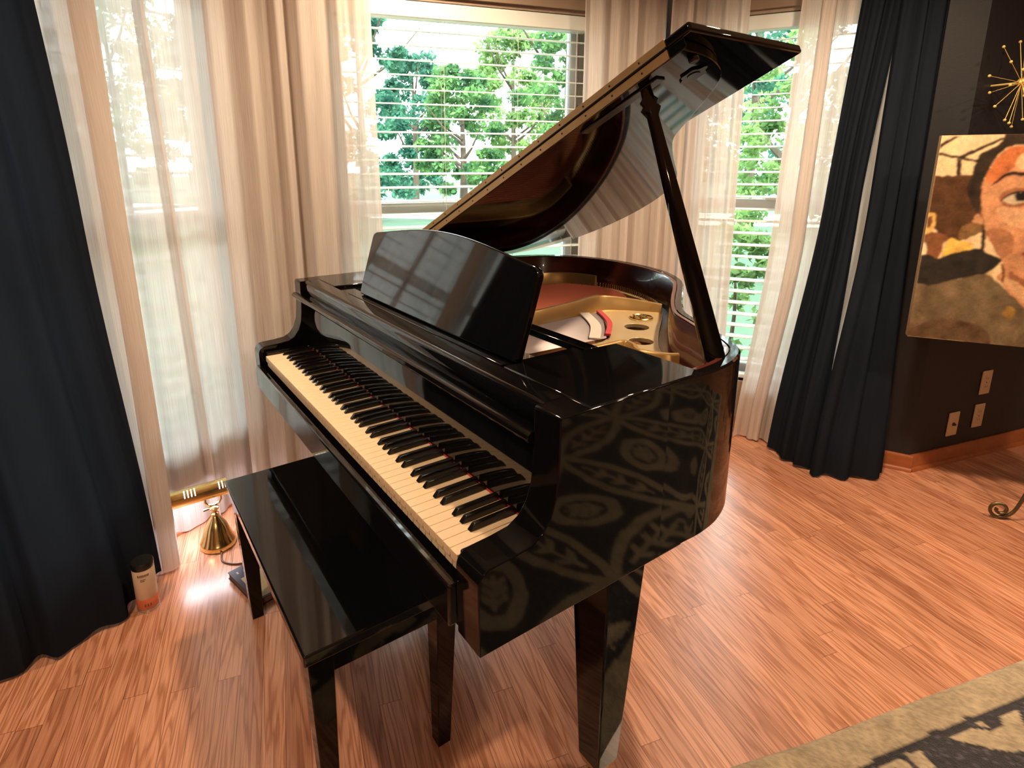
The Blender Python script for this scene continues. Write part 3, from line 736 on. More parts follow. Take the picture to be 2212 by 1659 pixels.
MB().lathe([(.004, 0), (.009, .001), (.010, .004), (.006, .009), (.002, .011)], tuple(along(.02) + Vector((.0, -.022, -.012))), 14, Matrix.Rotation(R(75), 4, 'X')).build('prop_pivot', BRASS, piano)

# ------------------------------------------------------------------ bench
bench = empty('piano_bench', (.613, -.022, 0))
tag(bench, 'black lacquered piano bench tucked under the keyboard', 'bench')
MB().box(.235, .991, -.200, .156, .424, .45).build('seat_top', BLACK, bench, bevel=.004, seg=3)
ap = MB()
ap.box(.252, .974, -.186, -.168, .372, .4245); ap.box(.252, .974, .124, .142, .372, .4245); ap.box(.252, .270, -.168, .124, .372, .4245); ap.box(.956, .974, -.168, .124, .372, .4245)
ap.build('apron', BLACKC, bench, bevel=.002)
for sx, sy in ((-1, -1), (1, -1), (1, 1), (-1, 1)):
    cxx, cyy = .613 + sx * .3375, -.022 + sy * .142
    MB().taper((cxx + -sx * .006, cyy - sy * .006), (.0165, .0165), 0, (cxx, cyy), (.026, .026), .4245).build('leg', BLACKC, bench, bevel=.002)

# ------------------------------------------------------------------ small things on the floor
can = empty('canister', (.028, -.435, 0)); tag(can, 'pale labelled cylindrical canister with black lid on the floor against the left navy drape', 'canister')
PAPER = pmat('cream_can_label', (.70, .56, .43), .4, var=((30, 30, 12), .12))
CR, CX, CY = .031, .050, -.432
def canl(prof, name, mat): MB().lathe([(r * CR, z) for r, z in prof], (CX, CY, 0), 32).build(name, mat, can)
canl([(.03, 0), (1, 0), (1.03, .003), (1.03, .008), (1, .010)], 'base_ring', pmat('can_tin', (.55, .5, .45), .25, metal=.8, bump=(60, .05)))
canl([(.98, .010), (1, .012), (1, .044), (.98, .045)], 'label_band', pmat('orange_red_label', (.62, .16, .075), .35, var=((40, 40, 40), .2)))
canl([(.98, .0445), (1, .046), (1, .143), (.98, .145)], 'label', PAPER)
canl([(.97, .144), (1.01, .146), (1.01, .163), (.95, .166), (.03, .166)], 'lid', pmat('black_can_lid', (.008, .008, .008), .35, bump=(60, .05)))
# printed marks on the label (too blurred to read in the photo): strokes wrapped on the cylinder
mk = MB(); vdir = math.atan2(-.417 + .435, 1.916 - .028)
rnd = random.Random(6)
def stroke(a0, a1, z0, z1):
    n = 5
    for i in range(n):
        u0, u1 = a0 + (a1 - a0) * i / n, a0 + (a1 - a0) * (i + 1) / n
        pts_ = [(u0, z0), (u1, z0), (u1, z1), (u0, z1)]
        mk.add([(CX + (CR + .0003) * math.cos(vdir + a), CY + (CR + .0003) * math.sin(vdir + a), z) for a, z in pts_], [(0, 1, 2, 3)])
x_ = -.62
while x_ < .35:
    w_ = rnd.uniform(.05, .09); stroke(x_, x_ + w_, .126, .126 + rnd.uniform(.004, .008)); stroke(x_ + .02, x_ + .035, .122, .133); x_ += w_ + .025
for zz in (.115, .110): stroke(-.4, -.1 + rnd.uniform(0, .2), zz, zz + .0025)
for a_ in (-.35, -.1, .15): stroke(a_, a_ + .12, .02, .030)
mk.build('label_print', pmat('label_ink', (.16, .09, .07), .5, var=((90, 90, 90), .3)), can)

lamp = empty('brass_lamp', (-.154, -.193, 0)); tag(lamp, 'polished brass lamp with horizontal tube shade on the floor behind the bench', 'lamp')
lx, ly = -.154, -.193
MB().lathe([(.001, 0), (.058, 0), (.061, .004), (.061, .018), (.059, .022), (.055, .028), (.046, .052), (.036, .082), (.022, .104), (.014, .114), (.011, .120), (.0145, .124), (.0145, .129), (.010, .133), (.010, .143), (.016, .146), (.017, .153), (.012, .158), (.001, .160)], (lx, ly, 0), 36).build('lamp_base', BRASS, lamp)
yk = MB(); yk.tube([(lx, ly - .026, .190), (lx, ly - .026, .178), (lx, ly - .018, .166), (lx, ly, .160), (lx, ly + .018, .166), (lx, ly + .026, .178), (lx, ly + .026, .190)], .0042, 8)
yk.build('yoke', BRASS, lamp)
MB().tube([(lx, ly - .015, .150), (lx, ly - .036, .150)], [.003, .005], 8).build('switch_knob', BRASS, lamp)
tube = MB(); seg = 24; Lt0, Lt1 = ly - .135, ly + .052
AXZ = .216; RT = .030
arc = [(RT * math.cos(a), RT * math.sin(a)) for a in np.linspace(R(-62), R(242), 22)] 
arc += [((RT - .002) * math.cos(a), (RT - .002) * math.sin(a)) for a in np.linspace(R(242), R(-62), 22)]
tube.prism(arc, lambda x, z: (lx - .012 + x, Lt0, AXZ + z), lambda x, z: (lx - .012 + x, Lt1, AXZ + z))
tube.build('lamp_shade', BRASS, lamp)
EMW = pmat('lit_bulb', (1, .95, .9), .3, emit=(1, .93, .98), estr=5, bump=(10, .01))
MB().tube([(lx - .012, Lt0 + .03, AXZ - .004), (lx - .012, Lt1 - .03, AXZ - .004)], .011, 12).build('bulb', EMW, lamp)
sl = MB()
for g, nk in ((Lt0 + .045, 4), (Lt1 - .03, 2)):
    for k in range(nk):
        y = g + k * .011
        for i in range(6):
            a0, a1 = R(18 + i * 9), R(18 + (i + 1) * 9); q = RT + .0004
            sl.add([(lx - .012 + q * math.cos(a0), y, AXZ + q * math.sin(a0)), (lx - .012 + q * math.cos(a1), y, AXZ + q * math.sin(a1)), (lx - .012 + q * math.cos(a1), y + .0036, AXZ + q * math.sin(a1)), (lx - .012 + q * math.cos(a0), y + .0036, AXZ + q * math.sin(a0))], [(0, 1, 2, 3)])
sl.build('vent_slots', pmat('lit_vent_slot', (1, 1, 1), .4, emit=(1, .97, .95), estr=3, bump=(10, .01)), lamp)
ld = bpy.data.lights.new('lamp_bulb_light', 'AREA'); ld.shape = 'RECTANGLE'; ld.size = .03; ld.size_y = .2; ld.energy = 2.0; ld.color = (.95, .93, 1)
lo_ = bpy.data.objects.new('lamp_bulb_light', ld); COL.objects.link(lo_); lo_.location = (lx - .012, (Lt0 + Lt1) / 2, AXZ - .02); lo_.rotation_euler = (0, R(26), 0)
cd = MB(); cd.tube(catmull([(lx + .063, ly + .0, .004), (lx + .12, ly - .005, .004), (lx + .165, ly + .05, .004), (lx + .13, ly + .14, .004), (lx + .07, ly + .22, .004)], 8), .003, 7)
cd.build('power_cord', pmat('brown_cord', (.09, .04, .02), .5, bump=(200, .1)), lamp)

book = empty('book', (.14, -.10, 0)); tag(book, 'thin dark blue book lying on the floor under the bench', 'book')
Mb = Matrix.Translation((.062, -.20, 0)) @ Matrix.Rotation(R(14), 4, 'Z')
b = MB(); b.box(0, .20, 0, .15, 0, .003, Mb); b.box(0, .20, 0, .15, .021, .024, Mb); b.box(0, .20, .148, .151, .0, .024, Mb)
b.build('cover', pmat('navy_book_cover', (.022, .025, .075), .35, var=((30, 30, 30), .2)), book, bevel=.0008)
MB().box(.003, .197, .003, .147, .003, .021, Mb).build('pages', pmat('brown_page_edge', (.20, .10, .05), .8, var=((3, 3, 600), .3)), book, smooth=False)
MB().box(.062, .192, .015, .14, .024, .0246, Mb).build('cover_panel', pmat('olive_cream_panel', (.46, .40, .25), .4, var=((20, 20, 20), .15)), book, smooth=False)
b = MB(); b.box(.022, .034, .018, .023, .024, .0247, Mb); b.build('cover_mark', WHITE, book, smooth=False)

# ------------------------------------------------------------------ rug
RO = Vector((1.374, .607)); RA = Vector((.29, .957)).normalized(); RN = Vector((RA.y, -RA.x))
a0, a1, wid, st = -.75, 2.3, 1.75, .0065
na, nb = int((a1 - a0) / st), int(wid / st)
A_, B_ = np.meshgrid(np.linspace(a0, a1, na), np.linspace(0, wid, nb), indexing='ij')
rng = np.random.default_rng(3)
def smooth_noise(shape, k, rng):
    n = rng.standard_normal((shape[0] // k + 3, shape[1] // k + 3))
    i = np.arange(shape[0]) / k; j = np.arange(shape[1]) / k
    i0 = i.astype(int); j0 = j.astype(int); fi = (i - i0)[:, None]; fj = (j - j0)[None]
    return (n[i0][:, j0] * (1 - fi) * (1 - fj) + n[i0 + 1][:, j0] * fi * (1 - fj) + n[i0][:, j0 + 1] * (1 - fi) * fj + n[i0 + 1][:, j0 + 1] * fi * fj)
wob = smooth_noise(A_.shape, 9, rng) * .004
P1, P2 = A_ - .36 + wob, B_ - .33 + smooth_noise(A_.shape, 9, rng) * .004
cell = .58
tan_ = np.zeros(A_.shape, bool)
# lattice of pointed petals meeting in rosettes, each outlined with a band and holding a sprig; an oval wreath in every cell
def petal(cx_, cy_, ang, Lp, Wp, oval=False):
    global tan_
    x = (P1 - cx_) * math.cos(ang) + (P2 - cy_) * math.sin(ang); y = -(P1 - cx_) * math.sin(ang) + (P2 - cy_) * math.cos(ang)
    q = np.clip(np.abs(x) / Lp, 0, 1); hw = Wp * (np.sqrt(np.clip(1 - q ** 2, 0, 1)) if oval else np.cos(q * PI / 2) ** .8)
    ins = np.abs(x) < Lp + (.02 if oval else 0)
    d = np.abs(np.abs(y) - hw)
    if oval: d = np.abs(np.sqrt((x / Lp) ** 2 + (y / Wp) ** 2) - 1) * min(Lp, Wp)
    tan_ |= ins & (d < .0215)
    tan_ |= (np.abs(y) < .009) & (np.abs(x) < Lp * .6)
    for k in (-.42, -.12, .18):
        xx = x - k * Lp; dd = np.abs(xx - np.abs(y) * .8)
        tan_ |= (dd < .017) & (np.abs(y) < hw * .55)
for i in range(-3, 6):
    for j in range(-2, 5):
        petal((i + .5) * cell, j * cell, 0, cell / 2, .085)
        petal(i * cell, (j + .5) * cell, PI / 2, cell / 2, .085)
        petal((i + .5) * cell, (j + .5) * cell, .7 if (i + j) % 2 else 2.4, .135, .085, True)
border = (B_ < .082 + wob) | (B_ > wid - .082)
line = (B_ >= .082 + wob) & (B_ < .100 + wob)
nz1 = rng.uniform(.75, 1.2, A_.shape) ; nz2 = smooth_noise(A_.shape, 5, rng) * .12 + 1
tanc = np.array([.46, .36, .235]); blk = np.array([.020, .018, .023])
colr = np.where((tan_ & ~line)[..., None], tanc, blk[None, None]); colr = np.where(border[..., None], tanc * .93, colr)
sp = (rng.uniform(0, 1, A_.shape) > .86) & ~tan_ & ~border
colr = np.where(sp[..., None], colr * 4.0, colr) * (nz1 * nz2)[..., None]
edge = np.minimum(np.minimum(B_, wid - B_), np.minimum(A_ - a0, a1 - A_))
Z = .0015 + .0125 * np.clip(edge / .016, 0, 1) ** .5 + rng.uniform(-.0012, .0012, A_.shape) + smooth_noise(A_.shape, 40, rng) * .0012
Z = np.where(line, Z - .002, Z)
Z[0, :] = Z[-1, :] = .0005; Z[:, 0] = Z[:, -1] = .0005
ed = smooth_noise((na, 1), 30, rng)[:, :1] * .004
B2 = B_ + ed * (1 - B_ / wid)
X = RO.x + RA.x * A_ + RN.x * B2; Y = RO.y + RA.y * A_ + RN.y * B2
V = np.stack([X, Y, Z], -1).reshape(-1, 3)
ii = np.arange(na - 1)[:, None] * nb + np.arange(nb - 1)[None]
F = np.stack([ii, ii + nb, ii + nb + 1, ii + 1], -1).reshape(-1, 4)
def gridmesh(name, V, F, col, mat):
    me = bpy.data.meshes.new(name)
    me.vertices.add(len(V)); me.vertices.foreach_set('co', V.astype(np.float32).ravel())
    me.loops.add(F.size); me.loops.foreach_set('vertex_index', F.astype(np.int32).ravel())
    me.polygons.add(len(F)); me.polygons.foreach_set('loop_start', np.arange(0, F.size, 4, dtype=np.int32))
    me.update(calc_edges=True); me.validate()
    at = me.color_attributes.new('paint', 'FLOAT_COLOR', 'POINT')
    c4 = np.ones((len(V), 4), np.float32); c4[:, :3] = np.clip(col.reshape(-1, 3), 0, 1)
    at.data.foreach_set('color', c4.ravel())
    me.materials.append(mat); me.polygons.foreach_set('use_smooth', [True] * len(me.polygons))
    o = bpy.data.objects.new(name, me); COL.objects.link(o); return o
rug = gridmesh('area_rug', V, F, colr, attrmat('rug_pile', .95, (420, .8), .25))
tag(rug, 'black pile rug with tan petal pattern and plain tan border in the lower right corner', 'rug')

# ------------------------------------------------------------------ painting on its easel
PO = Vector((1.05, 2.22)); PD = DR.normalized(); PN = Vector((PD.y, -PD.x))      # PN faces the room
PW, PZ0, PZ1 = .74, .679, 1.452
ns, nt_ = int(PW / .0026), int((PZ1 - PZ0) / .0026)
S_, T_ = np.meshgrid(np.linspace(0, PW, ns), np.linspace(PZ0, PZ1, nt_), indexing='ij')
rg2 = np.random.default_rng(8)
jx = smooth_noise(S_.shape, 5, rg2) * .0016; jy = smooth_noise(S_.shape, 5, rg2) * .0016
def srgb(r, g, b): 
    c = np.array([r, g, b]) / 255.; return np.where(c < .04045, c / 12.92, ((c + .055) / 1.055) ** 2.4)
img = np.ones(S_.shape + (3,)) * srgb(226, 182, 128)
def inside(poly, dx=0, dy=0):
    x = S_ + jx + dx; y = T_ + jy + dy; r = np.zeros(S_.shape, bool); n = len(poly)
    for i in range(n):
        (xa, ya), (xb, yb) = poly[i], poly[(i + 1) % n]
        if ya == yb: continue
        c = ((ya > y) != (yb > y)) & (x < (xb - xa) * (y - ya) / (yb - ya) + xa); r ^= c
    return r
def paint(poly, rgb, var=.1, k=9, mirror=False):
    global img
    P = catmull(poly, 4, True)
    m = inside(P); n = 1 + smooth_noise(S_.shape, k, rg2) * var
    img = np.where(m[..., None], srgb(*rgb) * n[..., None], img)
fx = .368                                                     # axis of the face
def mir(poly): return [(2 * fx - x, y) for x, y in reversed(poly)]
DK = (52, 40, 28)
for q in ([(-.02, 1.404), (.038, 1.448), (.053, 1.45), (-.02, 1.385)], [(-.02, 1.398), (.067, 1.376), (.116, 1.362), (.117, 1.352), (.068, 1.365), (-.02, 1.386)], [(.062, 1.376), (.175, 1.442), (.185, 1.436), (.072, 1.368)], [(.057, 1.365), (.072, 1.365), (.077, 1.308), (.063, 1.307)], [(.168, 1.124), (.179, 1.116), (.191, 1.019), (.179, 1.027)], [(.60, 1.46), (.62, 1.46), (.66, 1.0), (.64, 1.0)], [(.55, 1.40), (.76, 1.31), (.76, 1.295), (.55, 1.385)]):
    m = inside(q); img = np.where(m[..., None], srgb(*DK), img)
paint([(-.03, 1.29), (.017, 1.306), (.054, 1.308), (.108, 1.31), (.141, 1.302), (.178, 1.2), (.175, 1.113), (.159, 1.095), (.113, 1.067), (.05, 1.085), (.03, 1.107), (-.002, 1.164)], (84, 52, 30), .22)
paint([(.11, 1.12), (.16, 1.135), (.165, 1.10), (.113, 1.070)], (120, 84, 48), .15)
paint([(-.02, 1.088), (.039, 1.096), (.079, 1.074), (.063, 1.056), (.06, 1.015), (.031, .98), (-.02, 1.05)], (128, 76, 44), .15)
paint([(-.02, 1.03), (.0, 1.06), (.012, 1.035), (.012, 1.0), (-.02, .98)], (226, 190, 140), .08)
paint([(-.005, 1.095), (-.006, 1.158), (.009, 1.169), (.021, 1.165), (.027, 1.136), (.019, 1.098), (.005, 1.088)], (214, 160, 84), .1)
paint([(.0, 1.125), (.002, 1.15), (.012, 1.155), (.016, 1.13), (.008, 1.112)], (110, 66, 36), .1)
paint([(.079, 1.074), (.113, 1.067), (.146, 1.06), (.152, 1.037), (.10, 1.012), (.065, 1.006)], (228, 172, 76), .1)
hair = [(.105, 1.25), (.111, 1.307), (.12, 1.378), (.147, 1.4), (.178, 1.426), (.20, 1.47), (.36, 1.50), (.368, 1.41), (.241, 1.414), (.202, 1.409), (.169, 1.372), (.152, 1.313), (.144, 1.28), (.15, 1.214), (.147, 1.172), (.128, 1.196)]
paint(hair, (52, 38, 26), .2); paint(mir(hair), (52, 38, 26), .2)
face = [(.368, 1.425), (.241, 1.414), (.202, 1.409), (.169, 1.372), (.152, 1.313), (.144, 1.28), (.15, 1.214), (.162, 1.165), (.173, 1.136), (.187, 1.091), (.213, 1.052), (.246, 1.0), (.255, .969), (.238, .939), (.272, .895), (.337, .83), (.368, .82)]
full = face + mir(face)
m = inside(full)
n = 1 + smooth_noise(S_.shape, 12, rg2) * .10 + smooth_noise(S_.shape, 4, rg2) * .05
img = np.where(m[..., None], srgb(190, 126, 82) * n[..., None], img)
paint([(.15, 1.29), (.155, 1.32), (.172, 1.37), (.205, 1.405), (.24, 1.41), (.25, 1.36), (.215, 1.325), (.185, 1.285)], (186, 100, 52), .12)
paint([(.23, 1.34), (.25, 1.39), (.368, 1.40), (.368, 1.33), (.28, 1.325)], (222, 160, 108), .08)
paint([(.134, 1.14), (.148, 1.169), (.16, 1.163), (.17, 1.13), (.153, 1.135)], (190, 128, 84), .1)
paint([(.18, 1.10), (.21, 1.12), (.26, 1.10), (.27, 1.04), (.24, 1.01), (.20, 1.07)], (166, 104, 66), .12)
paint([(.20, 1.19), (.26, 1.195), (.31, 1.17), (.30, 1.12), (.23, 1.14)], (210, 150, 102), .08)
paint([(.275, .96), (.33, .93), (.41, .93), (.46, .96), (.44, .90), (.37, .87), (.30, .89)], (142, 84, 50), .12)
paint([(.21, .95), (.25, .94), (.28, .90), (.33, .85), (.36, .83), (.36, .87), (.29, .93)], (206, 150, 100), .1)
for f in (lambda q: q, mir):
    paint(f([(.172, 1.270), (.182, 1.292), (.199, 1.309), (.225, 1.322), (.257, 1.320), (.32, 1.305), (.32, 1.296), (.259, 1.306), (.227, 1.310), (.199, 1.296)]), (44, 26, 18), .1)
    paint(f([(.20, 1.235), (.233, 1.262), (.29, 1.262), (.318, 1.225), (.27, 1.20), (.22, 1.20)]), (150, 90, 56), .1)
    paint(f([(.213, 1.221), (.233, 1.243), (.268, 1.249), (.298, 1.232), (.302, 1.222), (.273, 1.214), (.243, 1.207)]), (196, 164, 124), .05)
    paint(f([(.244, 1.240), (.258, 1.247), (.272, 1.247), (.281, 1.232), (.272, 1.219), (.252, 1.219)]), (30, 26, 20), .05)
    paint(f([(.205, 1.216), (.228, 1.244), (.262, 1.256), (.30, 1.240), (.30, 1.234), (.265, 1.248), (.232, 1.238)]), (40, 24, 18), .05)
paint([(.343, 1.24), (.352, 1.24), (.345, 1.15), (.318, 1.12), (.315, 1.105), (.345, 1.092), (.39, 1.092), (.42, 1.105), (.415, 1.12), (.38, 1.10), (.35, 1.11)], (140, 82, 50), .1)
paint([(.295, 1.03), (.34, 1.048), (.368, 1.042), (.396, 1.048), (.441, 1.03), (.40, 1.005), (.368, 1.0), (.33, 1.008)], (150, 70, 52), .1)
paint([(.295, 1.03), (.368, 1.030), (.441, 1.03), (.368, 1.023)], (66, 30, 24), .05)
paint([(.245, .991), (.258, .969), (.263, .923), (.257, .92), (.252, .955)], (112, 62, 34), .1)
coll = [(-.02, .86), (-.02, .99), (.022, 1.009), (.053, .996), (.10, 1.02), (.15, 1.037), (.172, 1.041), (.21, 1.02), (.246, 1.0), (.205, .948), (.168, .936), (.103, .913)]
paint(coll, (46, 38, 30), .2)
shirt = [(-.02, .66), (-.02, .872), (.05, .893), (.103, .913), (.168, .936), (.209, .948), (.241, .921), (.272, .895), (.337, .83), (.368, .80), (.368, .66)]
paint(shirt, (112, 88, 60), .22, 14); paint(mir(shirt), (112, 88, 60), .22, 14)
paint([(.278, .801), (.291, .832), (.316, .816), (.304, .78)], (140, 100, 44), .2); paint([(.0, .68), (.09, .76), (.23, .74), (.24, .66)], (98, 70, 46), .2)
for _ in range(2):
    for ax_ in (0, 1): img = (np.roll(img, 1, ax_) + 2 * img + np.roll(img, -1, ax_)) / 4
dab = smooth_noise(S_.shape, 3, rg2) * .075 + smooth_noise(S_.shape, 8, rg2) * .07 + smooth_noise(S_.shape, 26, rg2) * .06
img *= (1 + dab)[..., None] * (1 + np.stack([smooth_noise(S_.shape, 7, rg2) * .03 * q for q in (1, .6, -1)], -1))
img *= (1 + rg2.normal(0, .045, S_.shape))[..., None] * np.array([1.05, 1.22, 1.5])
Vp = np.stack([PO.x + PD.x * S_ + PN.x * .0006, PO.y + PD.y * S_ + PN.y * .0006, T_], -1).reshape(-1, 3)
ii = np.arange(ns - 1)[:, None] * nt_ + np.arange(nt_ - 1)[None]
Fp = np.stack([ii, ii + nt_, ii + nt_ + 1, ii + 1], -1).reshape(-1, 4)
pr_ = empty('painting', (PO.x + PD.x * PW / 2, PO.y + PD.y * PW / 2, PZ0)); tag(pr_, 'unframed portrait canvas of a dark-haired person in a brown shirt, beside the right navy drape', 'painting')
ps = gridmesh('painted_surface', Vp, Fp, img, attrmat('oil_paint', .5, (260, .15)))
ps.parent = pr_; ps.matrix_parent_inverse = Matrix.Translation(pr_.location).inverted()
Mp = Matrix(((PD.x, -PN.x, 0, PO.x), (PD.y, -PN.y, 0, PO.y), (0, 0, 1, 0), (0, 0, 0, 1)))
MB().box(0, PW, 0, .034, PZ0, PZ1, Mp).build('stretched_canvas', pmat('canvas_edge', (.30, .2, .12), .8, bump=(700, .3)), pr_, bevel=.002)
IRON = pmat('aged_bronze_iron', (.13, .095, .05), .4, metal=.8, var=((40, 40, 40), .3))
es = empty('display_easel', (PO.x + PD.x * .40, PO.y + PD.y * .40, 0)); tag(es, 'scrolled bronze iron floor easel carrying the portrait', 'easel')
def pp(s_, n_, z): return tuple(Vector((PO.x + PD.x * s_ + PN.x * n_, PO.y + PD.y * s_ + PN.y * n_, z)))
def scroll(c_s, c_n, sgn):
    out = []
    for i in range(26):
        a = -PI / 2 - i / 25 * 2.6 * PI * sgn; r = .034 * (1 - .72 * i / 25)
        out.append(pp(c_s + r * math.cos(a), c_n, .0405 + r * math.sin(a)))
    return out
for sgn, s0 in ((1, .372), (-1, .67)):
    up_ = [pp(.52 - sgn * .012, -.07, 1.62), pp(.52 - sgn * .02, -.055, 1.0), pp(.52 - sgn * .03, -.045, .58), pp(s0 + sgn * .09, .04, .24), pp(s0 + sgn * .05, .060, .05), pp(s0, .068, .0062)]
    path = catmull(up_, 8)
    MB().tube(path + scroll(s0, .068, sgn)[1:], .0062, 8).build('leg', IRON, es)
MB().tube([pp(.52, -.085, 1.60), pp(.62, -.16, .8), pp(.70, -.22, .006)], .0062, 8).build('rear_leg', IRON, es)
MB().tube(catmull([pp(.46, -.05, .62), pp(.46, .01, .665), pp(.46, .03, .672), pp(.46, .04, .69)], 5), .006, 8).build('canvas_hook', IRON, es)
MB().tube(catmull([pp(.58, -.05, .62), pp(.58, .01, .665), pp(.58, .03, .672), pp(.58, .04, .69)], 5), .006, 8).build('canvas_hook', IRON, es)
MB().tube([pp(.46, -.05, .62), pp(.58, -.05, .62)], .006, 8).build('cross_bar', IRON, es)

# ------------------------------------------------------------------ starburst and outlets on the dark wall
def onwall(sx, z, out): return Vector((C0.x + CA.x * sx + CN.x * out, C0.y + CA.y * sx + CN.y * out, z))
stb = empty('starburst_ornament', onwall(.084, 1.647, .0)); tag(stb, 'gold starburst wall ornament with ball tips above the portrait', 'wall ornament')
GOLDB = pmat('bright_gold', (.95, .68, .22), .4, metal=.45)
cc = onwall(.084, 1.647, .10)
MB().ball(tuple(cc), .016, 14, 8).build('hub', GOLDB, stb)
MB().tube([tuple(onwall(.084, 1.647, .0)), tuple(cc)], .004, 8).build('wall_post', GOLDB, stb)
rs = random.Random(11); N_ = 64
for i in range(N_):
    zf = 1 - 2 * (i + .5) / N_; th_ = i * 2.399963; rr_ = math.sqrt(1 - zf * zf)
    dv = Vector((rr_ * math.cos(th_), rr_ * math.sin(th_), zf))
    nn = Vector((CN.x, CN.y, 0))
    if dv.dot(nn) < -.3: continue
    ln = rs.uniform(.12, .19); e = cc + dv * ln
    q = MB().tube([tuple(cc + dv * .012), tuple(e)], .0011, 5).build('ray', GOLDB, stb)
    bl = MB().ball(tuple(e), .0055, 8, 5).build('ball_tip', GOLDB, stb); bl.parent = q; bl.matrix_parent_inverse = Matrix.Identity(4)
PLATE = pmat('almond_wall_plate', (.56, .43, .28), .4, bump=(200, .03)); SLOT = pmat('dark_slot', (.05, .035, .025), .6, bump=(200, .03))
def plate(sx, z, label, kind):
    r_ = empty('wall_outlet', onwall(sx, z, 0)); tag(r_, label, 'wall plate', 'almond wall plates below the portrait')
    Mo = Matrix(((CA.x, CN.x, 0, C0.x + CA.x * sx), (CA.y, CN.y, 0, C0.y + CA.y * sx), (0, 0, 1, z), (0, 0, 0, 1)))
    MB().box(-.035, .035, 0, .006, -.058, .058, Mo).build('cover_plate', PLATE, r_, bevel=.003)
    Mrot = Mo @ Matrix.Rotation(-PI / 2, 4, 'X')
    MB().lathe([(.003, .006), (.003, .0068), (.001, .0072)], (0, 0, 0), 8, Mrot).build('plate_screw', SLOT, r_)
    if kind == 2:
        for dz in (-.02, .02):
            MB().box(-.016, .016, .005, .0075, dz - .013, dz + .013, Mo).build('socket', PLATE, r_, bevel=.004)
            s2 = MB(); s2.box(-.007, -.005, .007, .0078, dz - .004, dz + .006, Mo); s2.box(.005, .007, .007, .0078, dz - .004, dz + .006, Mo); s2.build('socket_slot', SLOT, r_, smooth=False)
    else:
        MB().lathe([(.008, .006), (.008, .010), (.005, .011), (.005, .016), (.001, .016)], (0, 0, 0), 12, Mrot).build('jack', SLOT, r_)
def sw(P): return (Vector(P) - C0).dot(CA)
plate(sw((1.128, 2.727)), .187, 'almond wall plate with a round jack, nearest the navy drape', 1)
plate(sw((1.181, 2.89)), .203, 'lower almond duplex outlet, right of the jack plate', 2)
plate(sw((1.185, 2.895)) , .367, 'upper almond duplex outlet, topmost of the three plates', 2)

# ------------------------------------------------------------------ pendant lamp hanging behind the raised lid
pd_ = empty('pendant_lamp', (.526, 1.288, 2.44)); tag(pd_, 'black pendant lamp rod hanging behind the top corner of the piano lid', 'pendant lamp')
MB().tube([(.526, 1.288, 2.43), (.526, 1.288, 1.70)], .0095, 10).build('rod', BLACK2, pd_)
MB().lathe([(.055, 2.438), (.055, 2.42), (.02, 2.40), (.01, 2.398)], (.526, 1.288, 0), 20).build('ceiling_canopy', BLACK2, pd_)
MB().lathe([(.012, 1.71), (.03, 1.70), (.06, 1.65), (.07, 1.60), (.068, 1.60), (.056, 1.65), (.028, 1.69), (.01, 1.70)], (.526, 1.288, 0), 24).build('shade', BLACK2, pd_)

# ------------------------------------------------------------------ outside
CAMP = Vector((1.91584, -.41707)); FW = Vector((-.8273, .5617)); RT_ = Vector((.5617, .8273))
def out_at(u, D): return CAMP + FW * D + RT_ * ((u - 1044) / 1234 * D)
GZ = -.40
LAWN = pmat('lawn_grass', (.045, .10, .055), .9, var=((.6, .6, .6), .35), bump=(30, .5))
v = []
for q in ((-1, -1), (1, -1), (1, 1), (-1, 1)): v.append((q[0] * 140, q[1] * 140, GZ))
tag(MB().add(v, [(0, 1, 2, 3)]).build('lawn', LAWN, smooth=False), 'bright green lawn outside the windows', 'lawn', kind='structure')
DRV = pmat('pale_concrete', (.70, .68, .64), .9, var=((2, 2, 2), .1))
a, b_ = out_at(200, 24), out_at(2300, 15)
d_ = (b_ - a).normalized(); n_ = Vector((-d_.y, d_.x))
MB().add([(*(a - d_ * 30), GZ + .01), (*(b_ + d_ * 30), GZ + .01), (*(b_ + d_ * 30 + n_ * 5), GZ + .01), (*(a - d_ * 30 + n_ * 5), GZ + .01)], [(0, 1, 2, 3)]).build('driveway', DRV, smooth=False)['kind'] = 'structure'
fe = empty('rail_fence', (*out_at(950, 33), GZ)); tag(fe, 'low wooden rail fence beyond the lawn', 'fence')
FW_ = pmat('weathered_fence_wood', (.30, .27, .22), .8, var=((3, 3, 20), .25))
f0, f1 = out_at(650, 33), out_at(1500, 33)
for z in (.0, .42):
    MB().sweep([tuple(f0), tuple(f1)], [(-.03, GZ + .35 + z), (.03, GZ + .35 + z), (.03, GZ + .47 + z), (-.03, GZ + .47 + z)]).build('rail', FW_, fe)
k_ = 12
for i in range(k_):
    q = f0.lerp(f1, i / (k_ - 1)); MB().box(q.x - .06, q.x + .06, q.y - .06, q.y + .06, GZ, GZ + 1.0).build('post', FW_, fe)
LEAVES = [leafmat('leaf_mid', (.04, .12, .06), (.21, .40, .14)), leafmat('leaf_blue_green', (.03, .11, .085), (.12, .32, .20)), leafmat('leaf_yellow_green', (.08, .18, .06), (.34, .50, .18))]
BARK = pmat('tree_bark', (.12, .085, .06), .9, bump=(14, .6), var=((4, 4, 1), .3))
